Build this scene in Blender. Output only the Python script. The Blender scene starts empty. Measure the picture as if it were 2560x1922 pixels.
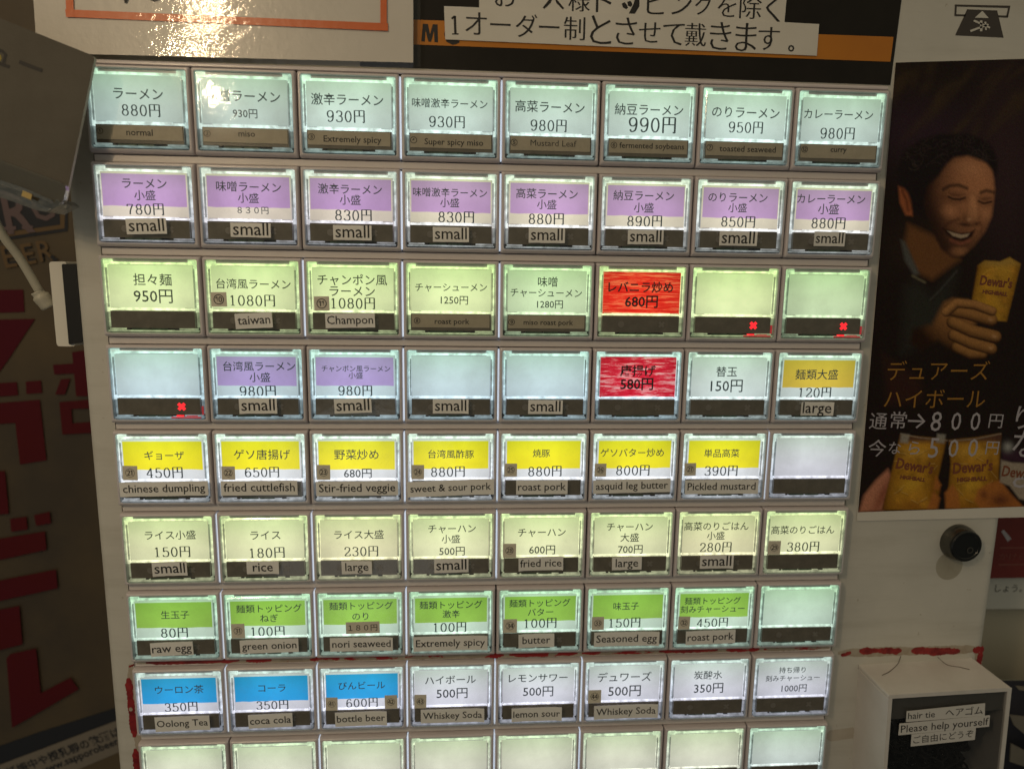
import bpy, math, random
import numpy as np
from mathutils import Matrix, Vector
random.seed(4)

# ------------------------------------------------------------------ camera, world, lamps
P = 0.04                      # one button pitch in metres
FOC = 1690.0
RV = (0.15997361, -0.06530721, 0.00908914)
TV = np.array([-0.15290049, 0.40716221, 7.27948144])
RP = 0.8941809                # row pitch in button pitches
def rodr(w):
    w = np.array(w); t = np.linalg.norm(w); k = w / t
    K = np.array([[0, -k[2], k[1]], [k[2], 0, -k[0]], [-k[1], k[0], 0]])
    return np.eye(3) + math.sin(t) * K + (1 - math.cos(t)) * K @ K
RC = rodr(RV)
CC = -RC.T @ TV               # camera centre: u right, v down, w into the machine (button pitches)
def at(px, py, w=0.0):        # where the photograph's ray meets the plane at depth w -> (u, v)
    d = RC.T @ np.array([(px - 1280) / FOC, (py - 961) / FOC, 1.0])
    s = (w - CC[2]) / d[2]; p = CC + s * d
    return (float(p[0]), float(p[1]))
def pix(u, v, w):
    q = RC @ np.array([u, v, w]) + TV
    return 1280 + FOC * q[0] / q[2], 961 + FOC * q[1] / q[2]
def W(u, v, w): return Vector((u * P, w * P, -v * P))
def wv(a): return Vector((a[0], a[2], -a[1]))

scene = bpy.context.scene
C = scene.collection
cam_d = bpy.data.cameras.new('camera'); cam = bpy.data.objects.new('camera', cam_d); C.objects.link(cam)
r_, d_, f_ = wv(RC[0]), wv(RC[1]), wv(RC[2])
M = Matrix((r_, -d_, -f_)).transposed().to_4x4(); M.translation = W(*CC)
cam.matrix_world = M
cam_d.sensor_width = 36.0; cam_d.lens = 36.0 * FOC / 2560.0
cam_d.clip_start = 0.01; cam_d.clip_end = 20
cam_d.dof.use_dof = True; cam_d.dof.focus_distance = 0.288; cam_d.dof.aperture_fstop = 8
scene.camera = cam

world = bpy.data.worlds.new('World'); scene.world = world; world.use_nodes = True
wt = world.node_tree; bg = wt.nodes['Background']; bg.inputs[1].default_value = 1.0
_tc = wt.nodes.new('ShaderNodeTexCoord'); _sp = wt.nodes.new('ShaderNodeSeparateXYZ'); _r = wt.nodes.new('ShaderNodeValToRGB'); _m = wt.nodes.new('ShaderNodeMapRange')
_m.inputs['From Min'].default_value = -1.0     # dim room: lit ceiling above, dark floor below
wt.links.new(_tc.outputs['Generated'], _sp.inputs[0]); wt.links.new(_sp.outputs['Z'], _m.inputs[0]); wt.links.new(_m.outputs[0], _r.inputs[0])
_e = _r.color_ramp.elements; _e.new(0.5)
_e[0].position = 0.15; _e[0].color = (0.045, 0.042, 0.036, 1); _e[1].position = 0.5; _e[1].color = (0.100, 0.103, 0.084, 1); _e[2].position = 0.8; _e[2].color = (0.30, 0.26, 0.18, 1)
wt.links.new(_r.outputs[0], bg.inputs[0])
def lamp(name, pos, power, radius, col):
    l = bpy.data.lights.new(name, 'POINT'); l.energy = power; l.shadow_soft_size = radius; l.color = col
    o = bpy.data.objects.new(name, l); o.location = W(*pos); C.objects.link(o); return o
def mirror_dir(px, py, k):    # a lamp whose glint on the panel is seen at this place
    u, v = at(px, py, 0); d = np.array([u - CC[0], v - CC[1], -CC[2]])
    return (u + k * d[0], v + k * d[1], -k * d[2])
WARM = (1.0, 0.74, 0.44)
lamp('pendant_lamp', mirror_dir(515, 5, 1.45), 0.80, 0.011, WARM)
lamp('pendant_lamp', mirror_dir(478, 128, 1.45), 0.80, 0.009, WARM)
lamp('pendant_lamp', mirror_dir(540, 240, 1.6), 0.32, 0.0075, (1, 0.82, 0.55))
lamp('upper_fill', (-16, -20, -15), 2.0, 0.16, (1.0, 0.80, 0.60))  # unseen warm fill added high on the left, beside the pendants
lamp('front_fill', (-4, 7, -17), 0.42, 0.16, (0.95, 0.93, 0.88))  # unseen fill added low in front to brighten the lower stickers
scene.view_settings.view_transform = 'Standard'; scene.view_settings.look = 'None'
scene.view_settings.exposure = 0.0; scene.view_settings.gamma = 1.0
scene.cycles.max_bounces = 8; scene.cycles.transparent_max_bounces = 16
scene.cycles.sample_clamp_indirect = 4.0
try: scene.cycles.use_denoising = True
except Exception: pass

# ------------------------------------------------------------------ materials
def lin(c):
    return tuple(((x / 255) / 12.92 if x <= 10.3 else ((x / 255 + 0.055) / 1.055) ** 2.4) for x in c)
MT = {}
def nodes(name):
    m = bpy.data.materials.new(name); m.use_nodes = True; nt = m.node_tree
    b = nt.nodes['Principled BSDF']; MT[name] = m
    return m, nt, b
def N(nt, t, **kw):
    n = nt.nodes.new(t)
    for k, v in kw.items(): setattr(n, k, v)
    return n
def noise(nt, scale, detail=3, rough=0.5, vec=None, stretch=None):
    tc = N(nt, 'ShaderNodeTexCoord'); n = N(nt, 'ShaderNodeTexNoise')
    n.inputs['Scale'].default_value = scale; n.inputs['Detail'].default_value = detail; n.inputs['Roughness'].default_value = rough
    src = tc.outputs[vec or 'Object']
    if stretch:
        mp = N(nt, 'ShaderNodeMapping'); mp.inputs['Scale'].default_value = stretch
        nt.links.new(src, mp.inputs['Vector']); src = mp.outputs[0]
    nt.links.new(src, n.inputs['Vector'])
    return n
def ramp(nt, src, stops):
    r = N(nt, 'ShaderNodeValToRGB'); e = r.color_ramp.elements
    while len(e) < len(stops): e.new(0.5)
    for k, (p, c) in enumerate(stops):
        e[k].position = p; e[k].color = (*c, 1) if len(c) == 3 else c
    nt.links.new(src, r.inputs[0]); return r
def mat(name, col, rough=0.5, col2=None, nscale=200, bump=0.0, bscale=400, spec=0.5, coat=0.0, metal=0.0, stretch=None, thr=(0.35, 0.65)):
    m, nt, b = nodes(name)
    b.inputs['Base Color'].default_value = (*col, 1); b.inputs['Roughness'].default_value = rough
    b.inputs['Specular IOR Level'].default_value = spec; b.inputs['Coat Weight'].default_value = coat
    b.inputs['Coat Roughness'].default_value = 0.05; b.inputs['Metallic'].default_value = metal
    if col2:
        n = noise(nt, nscale, 5, 0.6, stretch=stretch)
        r = ramp(nt, n.outputs[0], [(thr[0], col), (thr[1], col2)])
        nt.links.new(r.outputs[0], b.inputs['Base Color'])
    if bump:
        n = noise(nt, bscale, 4, 0.6); bp = N(nt, 'ShaderNodeBump'); bp.inputs['Strength'].default_value = bump
        bp.inputs['Distance'].default_value = 0.0006
        nt.links.new(n.outputs[0], bp.inputs['Height']); nt.links.new(bp.outputs[0], b.inputs['Normal'])
        if coat: nt.links.new(bp.outputs[0], b.inputs['Coat Normal'])
    return m
def lit(name, col, strength=1.0, streak=None, rough=0.6):
    """print on a backlit card: the lamp behind it has the colour of the card (Object Info colour)"""
    m, nt, b = nodes(name)
    b.inputs['Base Color'].default_value = (*[c * 0.30 for c in col], 1); b.inputs['Roughness'].default_value = rough
    b.inputs['Specular IOR Level'].default_value = 0.2
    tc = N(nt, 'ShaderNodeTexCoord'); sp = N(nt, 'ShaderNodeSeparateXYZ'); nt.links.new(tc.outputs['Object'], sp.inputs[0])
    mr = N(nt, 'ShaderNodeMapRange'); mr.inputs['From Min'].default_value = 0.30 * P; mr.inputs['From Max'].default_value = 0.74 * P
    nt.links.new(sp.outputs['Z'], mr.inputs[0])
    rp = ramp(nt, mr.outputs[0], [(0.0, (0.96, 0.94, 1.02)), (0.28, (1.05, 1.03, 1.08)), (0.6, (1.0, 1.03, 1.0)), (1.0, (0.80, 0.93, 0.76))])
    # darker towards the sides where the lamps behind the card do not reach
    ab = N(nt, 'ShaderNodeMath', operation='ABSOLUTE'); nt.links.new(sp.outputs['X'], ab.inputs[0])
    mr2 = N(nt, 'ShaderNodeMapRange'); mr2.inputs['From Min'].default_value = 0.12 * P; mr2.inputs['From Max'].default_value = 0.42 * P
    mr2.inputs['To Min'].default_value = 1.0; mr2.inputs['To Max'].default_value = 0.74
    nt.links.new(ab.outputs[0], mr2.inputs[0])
    oi = N(nt, 'ShaderNodeObjectInfo')
    n = noise(nt, 90, 2, 0.5); mr3 = N(nt, 'ShaderNodeMapRange'); mr3.inputs['From Min'].default_value = 0.3; mr3.inputs['From Max'].default_value = 0.7; mr3.inputs['To Min'].default_value = 0.92; mr3.inputs['To Max'].default_value = 1.08
    adr = N(nt, 'ShaderNodeVectorMath', operation='ADD'); wv_ = N(nt, 'ShaderNodeMath', operation='MULTIPLY'); wv_.inputs[1].default_value = 7
    nt.links.new(oi.outputs['Random'], wv_.inputs[0]); nt.links.new(tc.outputs['Object'], adr.inputs[0]); nt.links.new(wv_.outputs[0], adr.inputs[1])
    nt.links.new(adr.outputs[0], n.inputs['Vector']); nt.links.new(n.outputs[0], mr3.inputs[0])
    def mul(a, c):
        x = N(nt, 'ShaderNodeVectorMath', operation='MULTIPLY'); nt.links.new(a, x.inputs[0])
        if isinstance(c, tuple): x.inputs[1].default_value = c
        else: nt.links.new(c, x.inputs[1])
        return x.outputs[0]
    if streak:
        s = noise(nt, 300, 5, 0.75, stretch=streak[1]); rs = ramp(nt, s.outputs[0], [(0.38, col), (0.50, streak[0]), (0.60, streak[2])])
        ink = rs.outputs[0]; out = mul(rp.outputs[0], ink)
        nt.links.new(ink, b.inputs['Base Color'])
    else: out = mul(rp.outputs[0], tuple(col))
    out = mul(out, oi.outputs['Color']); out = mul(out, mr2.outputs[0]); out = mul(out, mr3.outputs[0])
    # paper fibres
    fb = noise(nt, 2600, 3, 0.6, stretch=(1, 1, 2)); mf = N(nt, 'ShaderNodeMapRange'); mf.inputs['To Min'].default_value = 0.97; mf.inputs['To Max'].default_value = 1.03
    nt.links.new(fb.outputs[0], mf.inputs[0]); out = mul(out, mf.outputs[0])
    nt.links.new(out, b.inputs['Emission Color']); b.inputs['Emission Strength'].default_value = strength
    return m

frame_m = mat('frame_plastic', (0.64, 0.59, 0.61), 0.27, (0.68, 0.63, 0.65), 60, 0.05, 900)
bar_m = mat('bar_paint', (0.74, 0.69, 0.68), 0.34, (0.78, 0.73, 0.72), 40, 0.10, 900)
panel_m = mat('panel_paint', (0.58, 0.565, 0.52), 0.42, (0.66, 0.64, 0.59), 18, 0.10, 1200)
_nt = panel_m.node_tree; _b = _nt.nodes['Principled BSDF']; _pc = _b.inputs['Base Color'].links[0].from_socket   # rubbed streaks and specks
_n1 = noise(_nt, 30, 6, .7, stretch=(.35, 1, 3.5)); _r1 = ramp(_nt, _n1.outputs[0], [(.50, (1, 1, 1)), (.75, (.87, .86, .84))]); _n2 = noise(_nt, 420, 2, .5); _r2 = ramp(_nt, _n2.outputs[0], [(.73, (1, 1, 1)), (.80, (.75, .72, .66))])
for _r in (_r1, _r2):
    _mx = N(_nt, 'ShaderNodeVectorMath', operation='MULTIPLY'); _nt.links.new(_pc, _mx.inputs[0]); _nt.links.new(_r.outputs[0], _mx.inputs[1]); _pc = _mx.outputs[0]
_nt.links.new(_pc, _b.inputs['Base Color'])
dark_m = mat('dark_cavity', (0.02, 0.02, 0.02), 0.5)
pcb_m = mat('green_board', (0.03, 0.06, 0.035), 0.35, (0.10, 0.15, 0.09), 500)
paper_m = mat('paper', (0.88, 0.87, 0.85), 0.55, (0.83, 0.81, 0.78), 90, 0.15, 1500)
tag_m = mat('tag_paper', (0.68, 0.63, 0.53), 0.75, (0.74, 0.69, 0.58), 200, 0.1, 1500)
strip_m = mat('aged_strip_paper', (0.42, 0.36, 0.27), 0.5, (0.50, 0.43, 0.33), 160, 0.1, 900, coat=0.4)
inkm = mat('black_ink', (0.018, 0.016, 0.016), 0.6)
softink_m = mat('faded_ink', (0.028, 0.022, 0.018), 0.6)
window_m = mat('smoked_window', (0.125, 0.105, 0.080), 0.25, (0.16, 0.135, 0.105), 160, coat=0.9, bump=0.05)
faint_m = mat('faint_mark', (0.19, 0.17, 0.15), 0.4)
edge_m = mat('paper_edge', (0.5, 0.46, 0.4), 0.8)
white = (0.92, 0.95, 0.93)
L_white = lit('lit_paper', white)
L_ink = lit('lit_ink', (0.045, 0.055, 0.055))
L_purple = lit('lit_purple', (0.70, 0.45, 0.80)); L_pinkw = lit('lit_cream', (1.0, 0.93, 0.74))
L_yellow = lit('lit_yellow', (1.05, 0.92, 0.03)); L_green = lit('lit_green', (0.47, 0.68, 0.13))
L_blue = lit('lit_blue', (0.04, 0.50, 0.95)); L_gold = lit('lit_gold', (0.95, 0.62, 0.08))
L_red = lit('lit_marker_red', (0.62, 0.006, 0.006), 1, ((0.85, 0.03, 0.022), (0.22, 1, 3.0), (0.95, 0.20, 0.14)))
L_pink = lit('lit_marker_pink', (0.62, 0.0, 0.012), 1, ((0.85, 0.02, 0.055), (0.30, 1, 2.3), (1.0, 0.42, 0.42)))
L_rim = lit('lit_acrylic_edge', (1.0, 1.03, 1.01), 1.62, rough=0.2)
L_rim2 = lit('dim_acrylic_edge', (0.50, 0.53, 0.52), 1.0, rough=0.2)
for _m in (L_rim, L_rim2):
    for _n in _m.node_tree.nodes:
        if _n.type == 'TEX_NOISE' and _n.inputs['Scale'].default_value == 90: _n.inputs['Scale'].default_value = 420
        if _n.type == 'MAP_RANGE' and abs(_n.inputs['To Min'].default_value - .92) < .01: _n.inputs['To Min'].default_value = .55; _n.inputs['To Max'].default_value = 1.35
def emis(name, col, s):
    m, nt, b = nodes(name); b.inputs['Base Color'].default_value = (*col, 1)
    b.inputs['Emission Color'].default_value = (*col, 1); b.inputs['Emission Strength'].default_value = s; return m
redled_m = emis('red_led', (1.0, 0.02, 0.03), 1.3)
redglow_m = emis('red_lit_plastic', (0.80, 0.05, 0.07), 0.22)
gap_m = emis('lit_gap', (0.72, 0.82, 0.92), 0.55)
def clear(name, tint=(1, 1, 1), rough=0.03, fac=1.0, bump=0.0, base=0.02, bs=300):
    m = bpy.data.materials.new(name); m.use_nodes = True; nt = m.node_tree; nt.nodes.clear(); MT[name] = m
    out = N(nt, 'ShaderNodeOutputMaterial'); mx = N(nt, 'ShaderNodeMixShader'); tr = N(nt, 'ShaderNodeBsdfTransparent'); gl = N(nt, 'ShaderNodeBsdfGlossy')
    tr.inputs[0].default_value = (*tint, 1); gl.inputs['Roughness'].default_value = rough
    fr = N(nt, 'ShaderNodeLayerWeight'); fr.inputs[0].default_value = 0.5
    pw = N(nt, 'ShaderNodeMath', operation='POWER'); pw.inputs[1].default_value = 5.0
    ml = N(nt, 'ShaderNodeMath', operation='MULTIPLY_ADD'); ml.inputs[1].default_value = fac; ml.inputs[2].default_value = base
    nt.links.new(fr.outputs['Facing'], pw.inputs[0]); nt.links.new(pw.outputs[0], ml.inputs[0]); nt.links.new(ml.outputs[0], mx.inputs[0])
    nt.links.new(tr.outputs[0], mx.inputs[1]); nt.links.new(gl.outputs[0], mx.inputs[2]); nt.links.new(mx.outputs[0], out.inputs[0])
    if bump:
        n = noise(nt, bs, 3); bp = N(nt, 'ShaderNodeBump'); bp.inputs['Strength'].default_value = bump; bp.inputs['Distance'].default_value = 0.0004
        nt.links.new(n.outputs[0], bp.inputs['Height']); nt.links.new(bp.outputs[0], gl.inputs['Normal']); nt.links.new(bp.outputs[0], fr.inputs['Normal'])
    return m
def dusty(m, scale, amount):
    nt = m.node_tree; out = [n for n in nt.nodes if n.type == 'OUTPUT_MATERIAL'][0]; prev = out.inputs[0].links[0].from_socket
    df = N(nt, 'ShaderNodeBsdfDiffuse'); df.inputs[0].default_value = (0.75, 0.70, 0.62, 1); mx = N(nt, 'ShaderNodeMixShader')
    oi = N(nt, 'ShaderNodeObjectInfo'); tc = N(nt, 'ShaderNodeTexCoord'); ad = N(nt, 'ShaderNodeVectorMath', operation='ADD'); mu = N(nt, 'ShaderNodeMath', operation='MULTIPLY'); mu.inputs[1].default_value = 3
    nt.links.new(oi.outputs['Random'], mu.inputs[0]); nt.links.new(tc.outputs['Object'], ad.inputs[0]); nt.links.new(mu.outputs[0], ad.inputs[1])
    n = N(nt, 'ShaderNodeTexNoise'); n.inputs['Scale'].default_value = scale; n.inputs['Detail'].default_value = 6; n.inputs['Roughness'].default_value = .7; nt.links.new(ad.outputs[0], n.inputs['Vector'])
    r = ramp(nt, n.outputs[0], [(0.45, (0, 0, 0)), (0.75, (amount,) * 3)]); nt.links.new(r.outputs[0], mx.inputs[0])
    nt.links.new(prev, mx.inputs[1]); nt.links.new(df.outputs[0], mx.inputs[2]); nt.links.new(mx.outputs[0], out.inputs[0]); return m
lens_m = clear('clear_lens', (0.97, 0.98, 0.97), 0.075, 0.9, 0.22, 0.06, 160)
dusty(lens_m, 240, .06)
wall_clear_m = clear('clear_lens_wall', (0.80, 0.86, 0.86), 0.12, 1.0, 0.0, 0.10)
acry_m = clear('acrylic', (0.92, 0.92, 0.90), 0.05, 1.0, 0.1, 0.07)
acry_edge_m = clear('acrylic_edge', (0.80, 0.78, 0.76), 0.12, 1.2, 0.6, 0.30, 500)

# ------------------------------------------------------------------ mesh helpers
class MB:
    def __init__(s): s.v = []; s.f = []; s.m = []; s.mats = []
    def mi(s, m):
        if m not in s.mats: s.mats.append(m)
        return s.mats.index(m)
    def poly(s, pts, m):                       # pts: (u, v, w) in pitches
        b = len(s.v); s.v += [tuple(p) for p in pts]; s.f.append(tuple(range(b, b + len(pts)))); s.m.append(s.mi(m))
    def mesh(s, vs, fs, m):
        b = len(s.v); s.v += [tuple(p) for p in vs]; k = s.mi(m)
        for f in fs: s.f.append(tuple(b + i for i in f)); s.m.append(k)
    def slab(s, pts, w0, w1, m, side=None):    # outline in (u, v), extruded from w0 (front) to w1 (back)
        n = len(pts); a = [(p[0], p[1], w0) for p in pts]; b = [(p[0], p[1], w1) for p in pts]
        s.mesh(a + b, [tuple(range(n)), tuple(range(2 * n - 1, n - 1, -1))], m)
        s.mesh(a + b, [(i, i + n, (i + 1) % n + n, (i + 1) % n) for i in range(n)], side or m)
    def rect(s, u0, v0, u1, v1, w0, w1, m, side=None): s.slab([(u0, v0), (u1, v0), (u1, v1), (u0, v1)], w0, w1, m, side)
    def build(s, name, parent=None, org=(0, 0, 0), smooth=False):
        me = bpy.data.meshes.new(name)
        me.from_pydata([W(p[0] - org[0], p[1] - org[1], p[2] - org[2]) for p in s.v], [], s.f)
        for m in s.mats: me.materials.append(m)
        me.polygons.foreach_set('material_index', s.m)
        if smooth: me.polygons.foreach_set('use_smooth', [True] * len(s.f))
        me.update()
        return link(name, me, parent, org)
def data(mb, name, smooth=False):
    o = mb.build(name, None, (0, 0, 0), smooth); me = o.data; bpy.data.objects.remove(o); return me
def link(name, me, parent=None, org=(0, 0, 0)):
    o = bpy.data.objects.new(name, me); C.objects.link(o)
    if parent: o.parent = parent
    o.location = W(*org)
    return o
def tag(o, label=None, cat=None, group=None, kind=None):
    if label: o['label'] = label
    if cat: o['category'] = cat
    if group: o['group'] = group
    if kind: o['kind'] = kind
    return o
def empty(name, pos, label, cat, group=None):
    o = bpy.data.objects.new(name, None); C.objects.link(o); o.location = W(*pos); o.empty_display_size = 0.01
    return tag(o, label, cat, group)

TC = {}
def glyphs(s, off=0.0):
    if 'M' in s: off = 0.0
    k = (s, off)
    if k not in TC:
        c = bpy.data.curves.new('t', 'FONT'); c.body = s; c.size = 1; c.offset = off; c.resolution_u = 2
        o = bpy.data.objects.new('t', c); C.objects.link(o)
        dg = bpy.context.evaluated_depsgraph_get(); me = bpy.data.meshes.new_from_object(o.evaluated_get(dg))
        vs = [(v.co.x, v.co.y) for v in me.vertices]; fs = [tuple(p.vertices) for p in me.polygons]
        bpy.data.objects.remove(o); bpy.data.curves.remove(c); bpy.data.meshes.remove(me)
        TC[k] = (vs, fs)
    return TC[k]
def cr(pts, n=6):                                # smooth a centreline
    out = []
    for i in range(len(pts) - 1):
        p0 = pts[max(i - 1, 0)]; p1 = pts[i]; p2 = pts[i + 1]; p3 = pts[min(i + 2, len(pts) - 1)]
        for k in range(n):
            t = k / n
            out.append(tuple(0.5 * (2 * p1[j] + (p2[j] - p0[j]) * t + (2 * p0[j] - 5 * p1[j] + 4 * p2[j] - p3[j]) * t * t + (3 * p1[j] - p0[j] - 3 * p2[j] + p3[j]) * t ** 3) for j in (0, 1)))
    return out + [pts[-1]]
def ell(cx, cy, rx, ry): return [(cx + rx * math.cos(a), cy + ry * math.sin(a)) for a in [i * 2 * math.pi / 24 for i in range(25)]]
SIX = [(.80, .84), (.70, .97), (.52, 1), (.24, .86), (.12, .45), (.2, .1), (.5, 0), (.8, .1), (.88, .32), (.76, .54), (.5, .6), (.25, .5), (.14, .35)]
DG = {'0': [('p', ell(.5, .5, .38, .5))],
 '1': [('l', [(.5, 0), (.5, 1)]), ('l', [(.24, .84), (.5, .98)]), ('l', [(.24, 0), (.76, 0)])],
 '2': [('c', [(.15, .72), (.22, .93), (.5, 1), (.8, .9), (.84, .7), (.7, .5), (.35, .25), (.12, .03)]), ('l', [(.10, .02), (.9, .02)]), ('l', [(.9, .02), (.93, .2)])],
 '3': [('c', [(.15, .8), (.26, .96), (.5, 1), (.8, .9), (.82, .72), (.7, .56), (.42, .52)]), ('c', [(.42, .52), (.75, .48), (.88, .28), (.78, .06), (.48, 0), (.2, .05), (.12, .2)])],
 '4': [('l', [(.68, 0), (.68, 1)]), ('l', [(.68, 1), (.06, .28)]), ('l', [(.06, .28), (.94, .28)]), ('l', [(.5, 0), (.86, 0)])],
 '5': [('l', [(.82, .98), (.24, .98)]), ('l', [(.24, .98), (.2, .52)]), ('c', [(.2, .52), (.38, .62), (.62, .62), (.85, .48), (.88, .25), (.75, .05), (.45, 0), (.18, .05), (.12, .18)])],
 '6': [('c', SIX)], '9': [('c', [(1 - a, 1 - b) for a, b in SIX])],
 '7': [('l', [(.12, .8), (.14, .98)]), ('l', [(.14, .98), (.88, .98)]), ('c', [(.88, .98), (.6, .55), (.48, .25), (.46, 0)])],
 '8': [('p', ell(.5, .76, .31, .24)), ('p', ell(.5, .27, .37, .27))],
 '円': [('l', [(.1, -.06), (.1, .97)]), ('l', [(.1, .97), (.9, .97)]), ('l', [(.9, .97), (.9, -.04)]), ('l', [(.9, -.04), (.76, .0)]), ('l', [(.5, .97), (.5, .5)]), ('l', [(.1, .5), (.9, .5)])]}
def serif(s):
    if ('S', s) in TC: return TC[('S', s)]
    vs, fs = [], []; x = 0.0; lay = 0
    for ch in s:
        wd, hh = (0.96, .93) if ch == '円' else (0.60, .84)
        adv = 1.06 if ch == '円' else .72
        for kind, pts in DG[ch]:
            pl = cr(pts) if kind == 'c' else pts
            pl = [(x + .05 + a * wd, b * hh - .05) for a, b in pl]; b0 = len(vs)
            for i, p in enumerate(pl):
                q0 = pl[max(i - 1, 0)]; q1 = pl[min(i + 1, len(pl) - 1)]
                dx, dy = q1[0] - q0[0], q1[1] - q0[1]; L = math.hypot(dx, dy) or 1; dx /= L; dy /= L
                h = 0.030 + 0.028 * abs(dy)
                vs += [(p[0] - dy * h, p[1] + dx * h), (p[0] + dy * h, p[1] - dx * h)]
                if i: k = b0 + 2 * i; fs.append((k - 2, k - 1, k + 1, k))
        x += adv
    TC[('S', s)] = (vs, fs); return TC[('S', s)]
def put(mb, g, x0, x1, yc, w, m, rot=0.0, tall=1.0, ymid=0.36, jag=0):
    """lay outlines g so that they span x0..x1 (u) about v = yc; rot in degrees, anticlockwise"""
    vs, fs = g; a = min(v[0] for v in vs); b = max(v[0] for v in vs); k = (x1 - x0) / (b - a)
    cx = (x0 + x1) / 2; mx = (a + b) / 2; cs, sn = math.cos(math.radians(rot)), math.sin(math.radians(rot))
    out = []
    for x, y in vs:
        X = (x - mx) * k; Y = (y - ymid) * k * tall
        out.append((cx + X * cs - Y * sn, yc - (X * sn + Y * cs), w))
    mb.mesh(out, fs, m)
def putpx(mb, g, px0, px1, py, w, m, rot=0.0, tall=1.0, ymid=0.36, py1=None):
    """the same, its ends given as seen in the photograph, on the plane at depth w"""
    a = at(px0, py, w); b = at(px1, py if py1 is None else py1, w)
    d = math.hypot(b[0] - a[0], b[1] - a[1]); an = -math.degrees(math.atan2(b[1] - a[1], b[0] - a[0]))
    cx, cy = (a[0] + b[0]) / 2, (a[1] + b[1]) / 2
    put(mb, g, cx - d / 2, cx + d / 2, cy, w, m, an + rot, tall, ymid)
def pp(pts, w): return [(*at(x, y, w), w) for x, y in pts]
def p2(pts, w): return [at(x, y, w) for x, y in pts]
def polypx(mb, pts, w, m): mb.poly(pp(pts, w), m)

# ------------------------------------------------------------------ the ticket machine
machine = empty('ticket_machine', (0, 9, 0.1), 'off-white ramen ticket vending machine with rows of backlit push buttons', 'vending machine')
ORG = (0, 9, 0.1)
def mpart(name, mb, smooth=False):
    o = mb.build(name, machine, (0, 0, 0), smooth); o.location = W(0, -9, -0.1); return o
# front panel: opening for the button bank, rounded outer edge, sides
UL, UR, VT, VB = -4.335, 5.985, -8.0, 9.0
TOPV = -3.56; PW = 0.10
mb = MB()
def ring_edge(mb, u, sgn):
    pr = [(u, PW + 0.14)] + [(u + sgn * 0.14 * (1 - math.cos(a)), PW + 0.14 * (1 - math.sin(a))) for a in [i * math.pi / 2 / 7 for i in range(1, 8)]]
    pr = [(u, 4.5)] + pr
    vs = []; fs = []
    for (x, w) in pr: vs += [(x, VT, w), (x, VB, w)]
    for i in range(len(pr) - 1): fs.append((2 * i, 2 * i + 1, 2 * i + 3, 2 * i + 2))
    mb.mesh(vs, fs, panel_m)
ring_edge(mb, UL, 1); ring_edge(mb, UR, -1)
e = 0.14; b_l, b_r = -4.03, 4.03
def flat(u0, v0, u1, v1): mb.poly([(u0, v0, PW), (u0, v1, PW), (u1, v1, PW), (u1, v0, PW)], panel_m)
flat(UL + e, VT, b_l, VB); flat(b_r, VT, UR - e, VB); flat(b_l, VT, b_r, TOPV)
for (a, b) in (((b_l, TOPV), (b_l, VB)), ((b_r, TOPV), (b_r, VB)), ((b_l, TOPV), (b_r, TOPV))):   # returns of the opening
    mb.poly([(*a, PW), (*b, PW), (*b, PW + 0.12), (*a, PW + 0.12)], panel_m)
mpart('front_panel', mb, False)
mb = MB(); mb.poly([(b_l, TOPV, 0.2), (b_r, TOPV, 0.2), (b_r, VB, 0.2), (b_l, VB, 0.2)], dark_m); mpart('bank_backplate', mb)
# raised trim above the first row
mb = MB(); 
pr = [(-3.56, .11), (-3.555, .04), (-3.545, .015), (-3.53, .005), (-3.515, .005), (-3.508, .02)]
for i in range(len(pr) - 1):
    (v0, w0), (v1, w1) = pr[i], pr[i + 1]
    mb.poly([(-4.0, v0, w0), (-4.0, v1, w1), (4.0, v1, w1), (4.0, v0, w0)], frame_m)
mpart('top_trim', mb, True)

# shared button pieces, local: u about the cell centre, v = -t (t up from the frame's lower edge)
def loft(mb, loops, m):
    for a in range(len(loops) - 1):
        A, B = loops[a], loops[a + 1]
        for i in range(len(A)):
            j = (i + 1) % len(A)
            mb.poly([A[i], A[j], B[j], B[i]], m)
def rrect(l, r, b, t, rad, w, n=3):
    pts = []
    for cx, cy, a0 in ((r - rad, t - rad, 0), (l + rad, t - rad, 90), (l + rad, b + rad, 180), (r - rad, b + rad, 270)):
        for k in range(n + 1):
            a = math.radians(a0 + 90 * k / n); pts.append((cx + rad * math.cos(a), -(cy + rad * math.sin(a)), w))
    return pts
FT = 0.810
mb = MB(); o_ = 0.493
loft(mb, [rrect(-o_, o_, 0, FT, .012, .15), rrect(-o_, o_, 0, FT, .012, .012), rrect(-o_, o_, .0, FT, .012, -.010), rrect(-o_ + .001, o_ - .001, .003, FT - .001, .013, -.024), rrect(-o_ + .004, o_ - .004, .009, FT - .004, .015, -.038), rrect(-o_ + .009, o_ - .009, .018, FT - .009, .018, -.048),
          rrect(-o_ + .016, o_ - .016, .028, FT - .016, .022, -.054), rrect(-.468, .468, .034, .784, .022, -.055), rrect(-.461, .461, .037, .779, .018, -.052), rrect(-.456, .456, .042, .775, .016, -.030), rrect(-.454, .454, .043, .775, .016, .13)], frame_m)
housing_me = data(mb, 'push_button', True)
mb = MB()   # clear lens: front pane, rounded shoulders, walls
F = [rrect(-.449, .449, .060, .782, .016, .05), rrect(-.449, .449, .060, .782, .016, -.012), rrect(-.444, .444, .065, .777, .018, -.026), rrect(-.434, .434, .075, .767, .020, -.032)]
loft(mb, F, wall_clear_m); mb.poly(F[-1], lens_m)
lens_me = data(mb, 'lens_cover')
def tr(mb, s0, t0, s1, t1, w0, w1, m): mb.rect(s0, -t1, s1, -t0, w0, w1, m)
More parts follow.
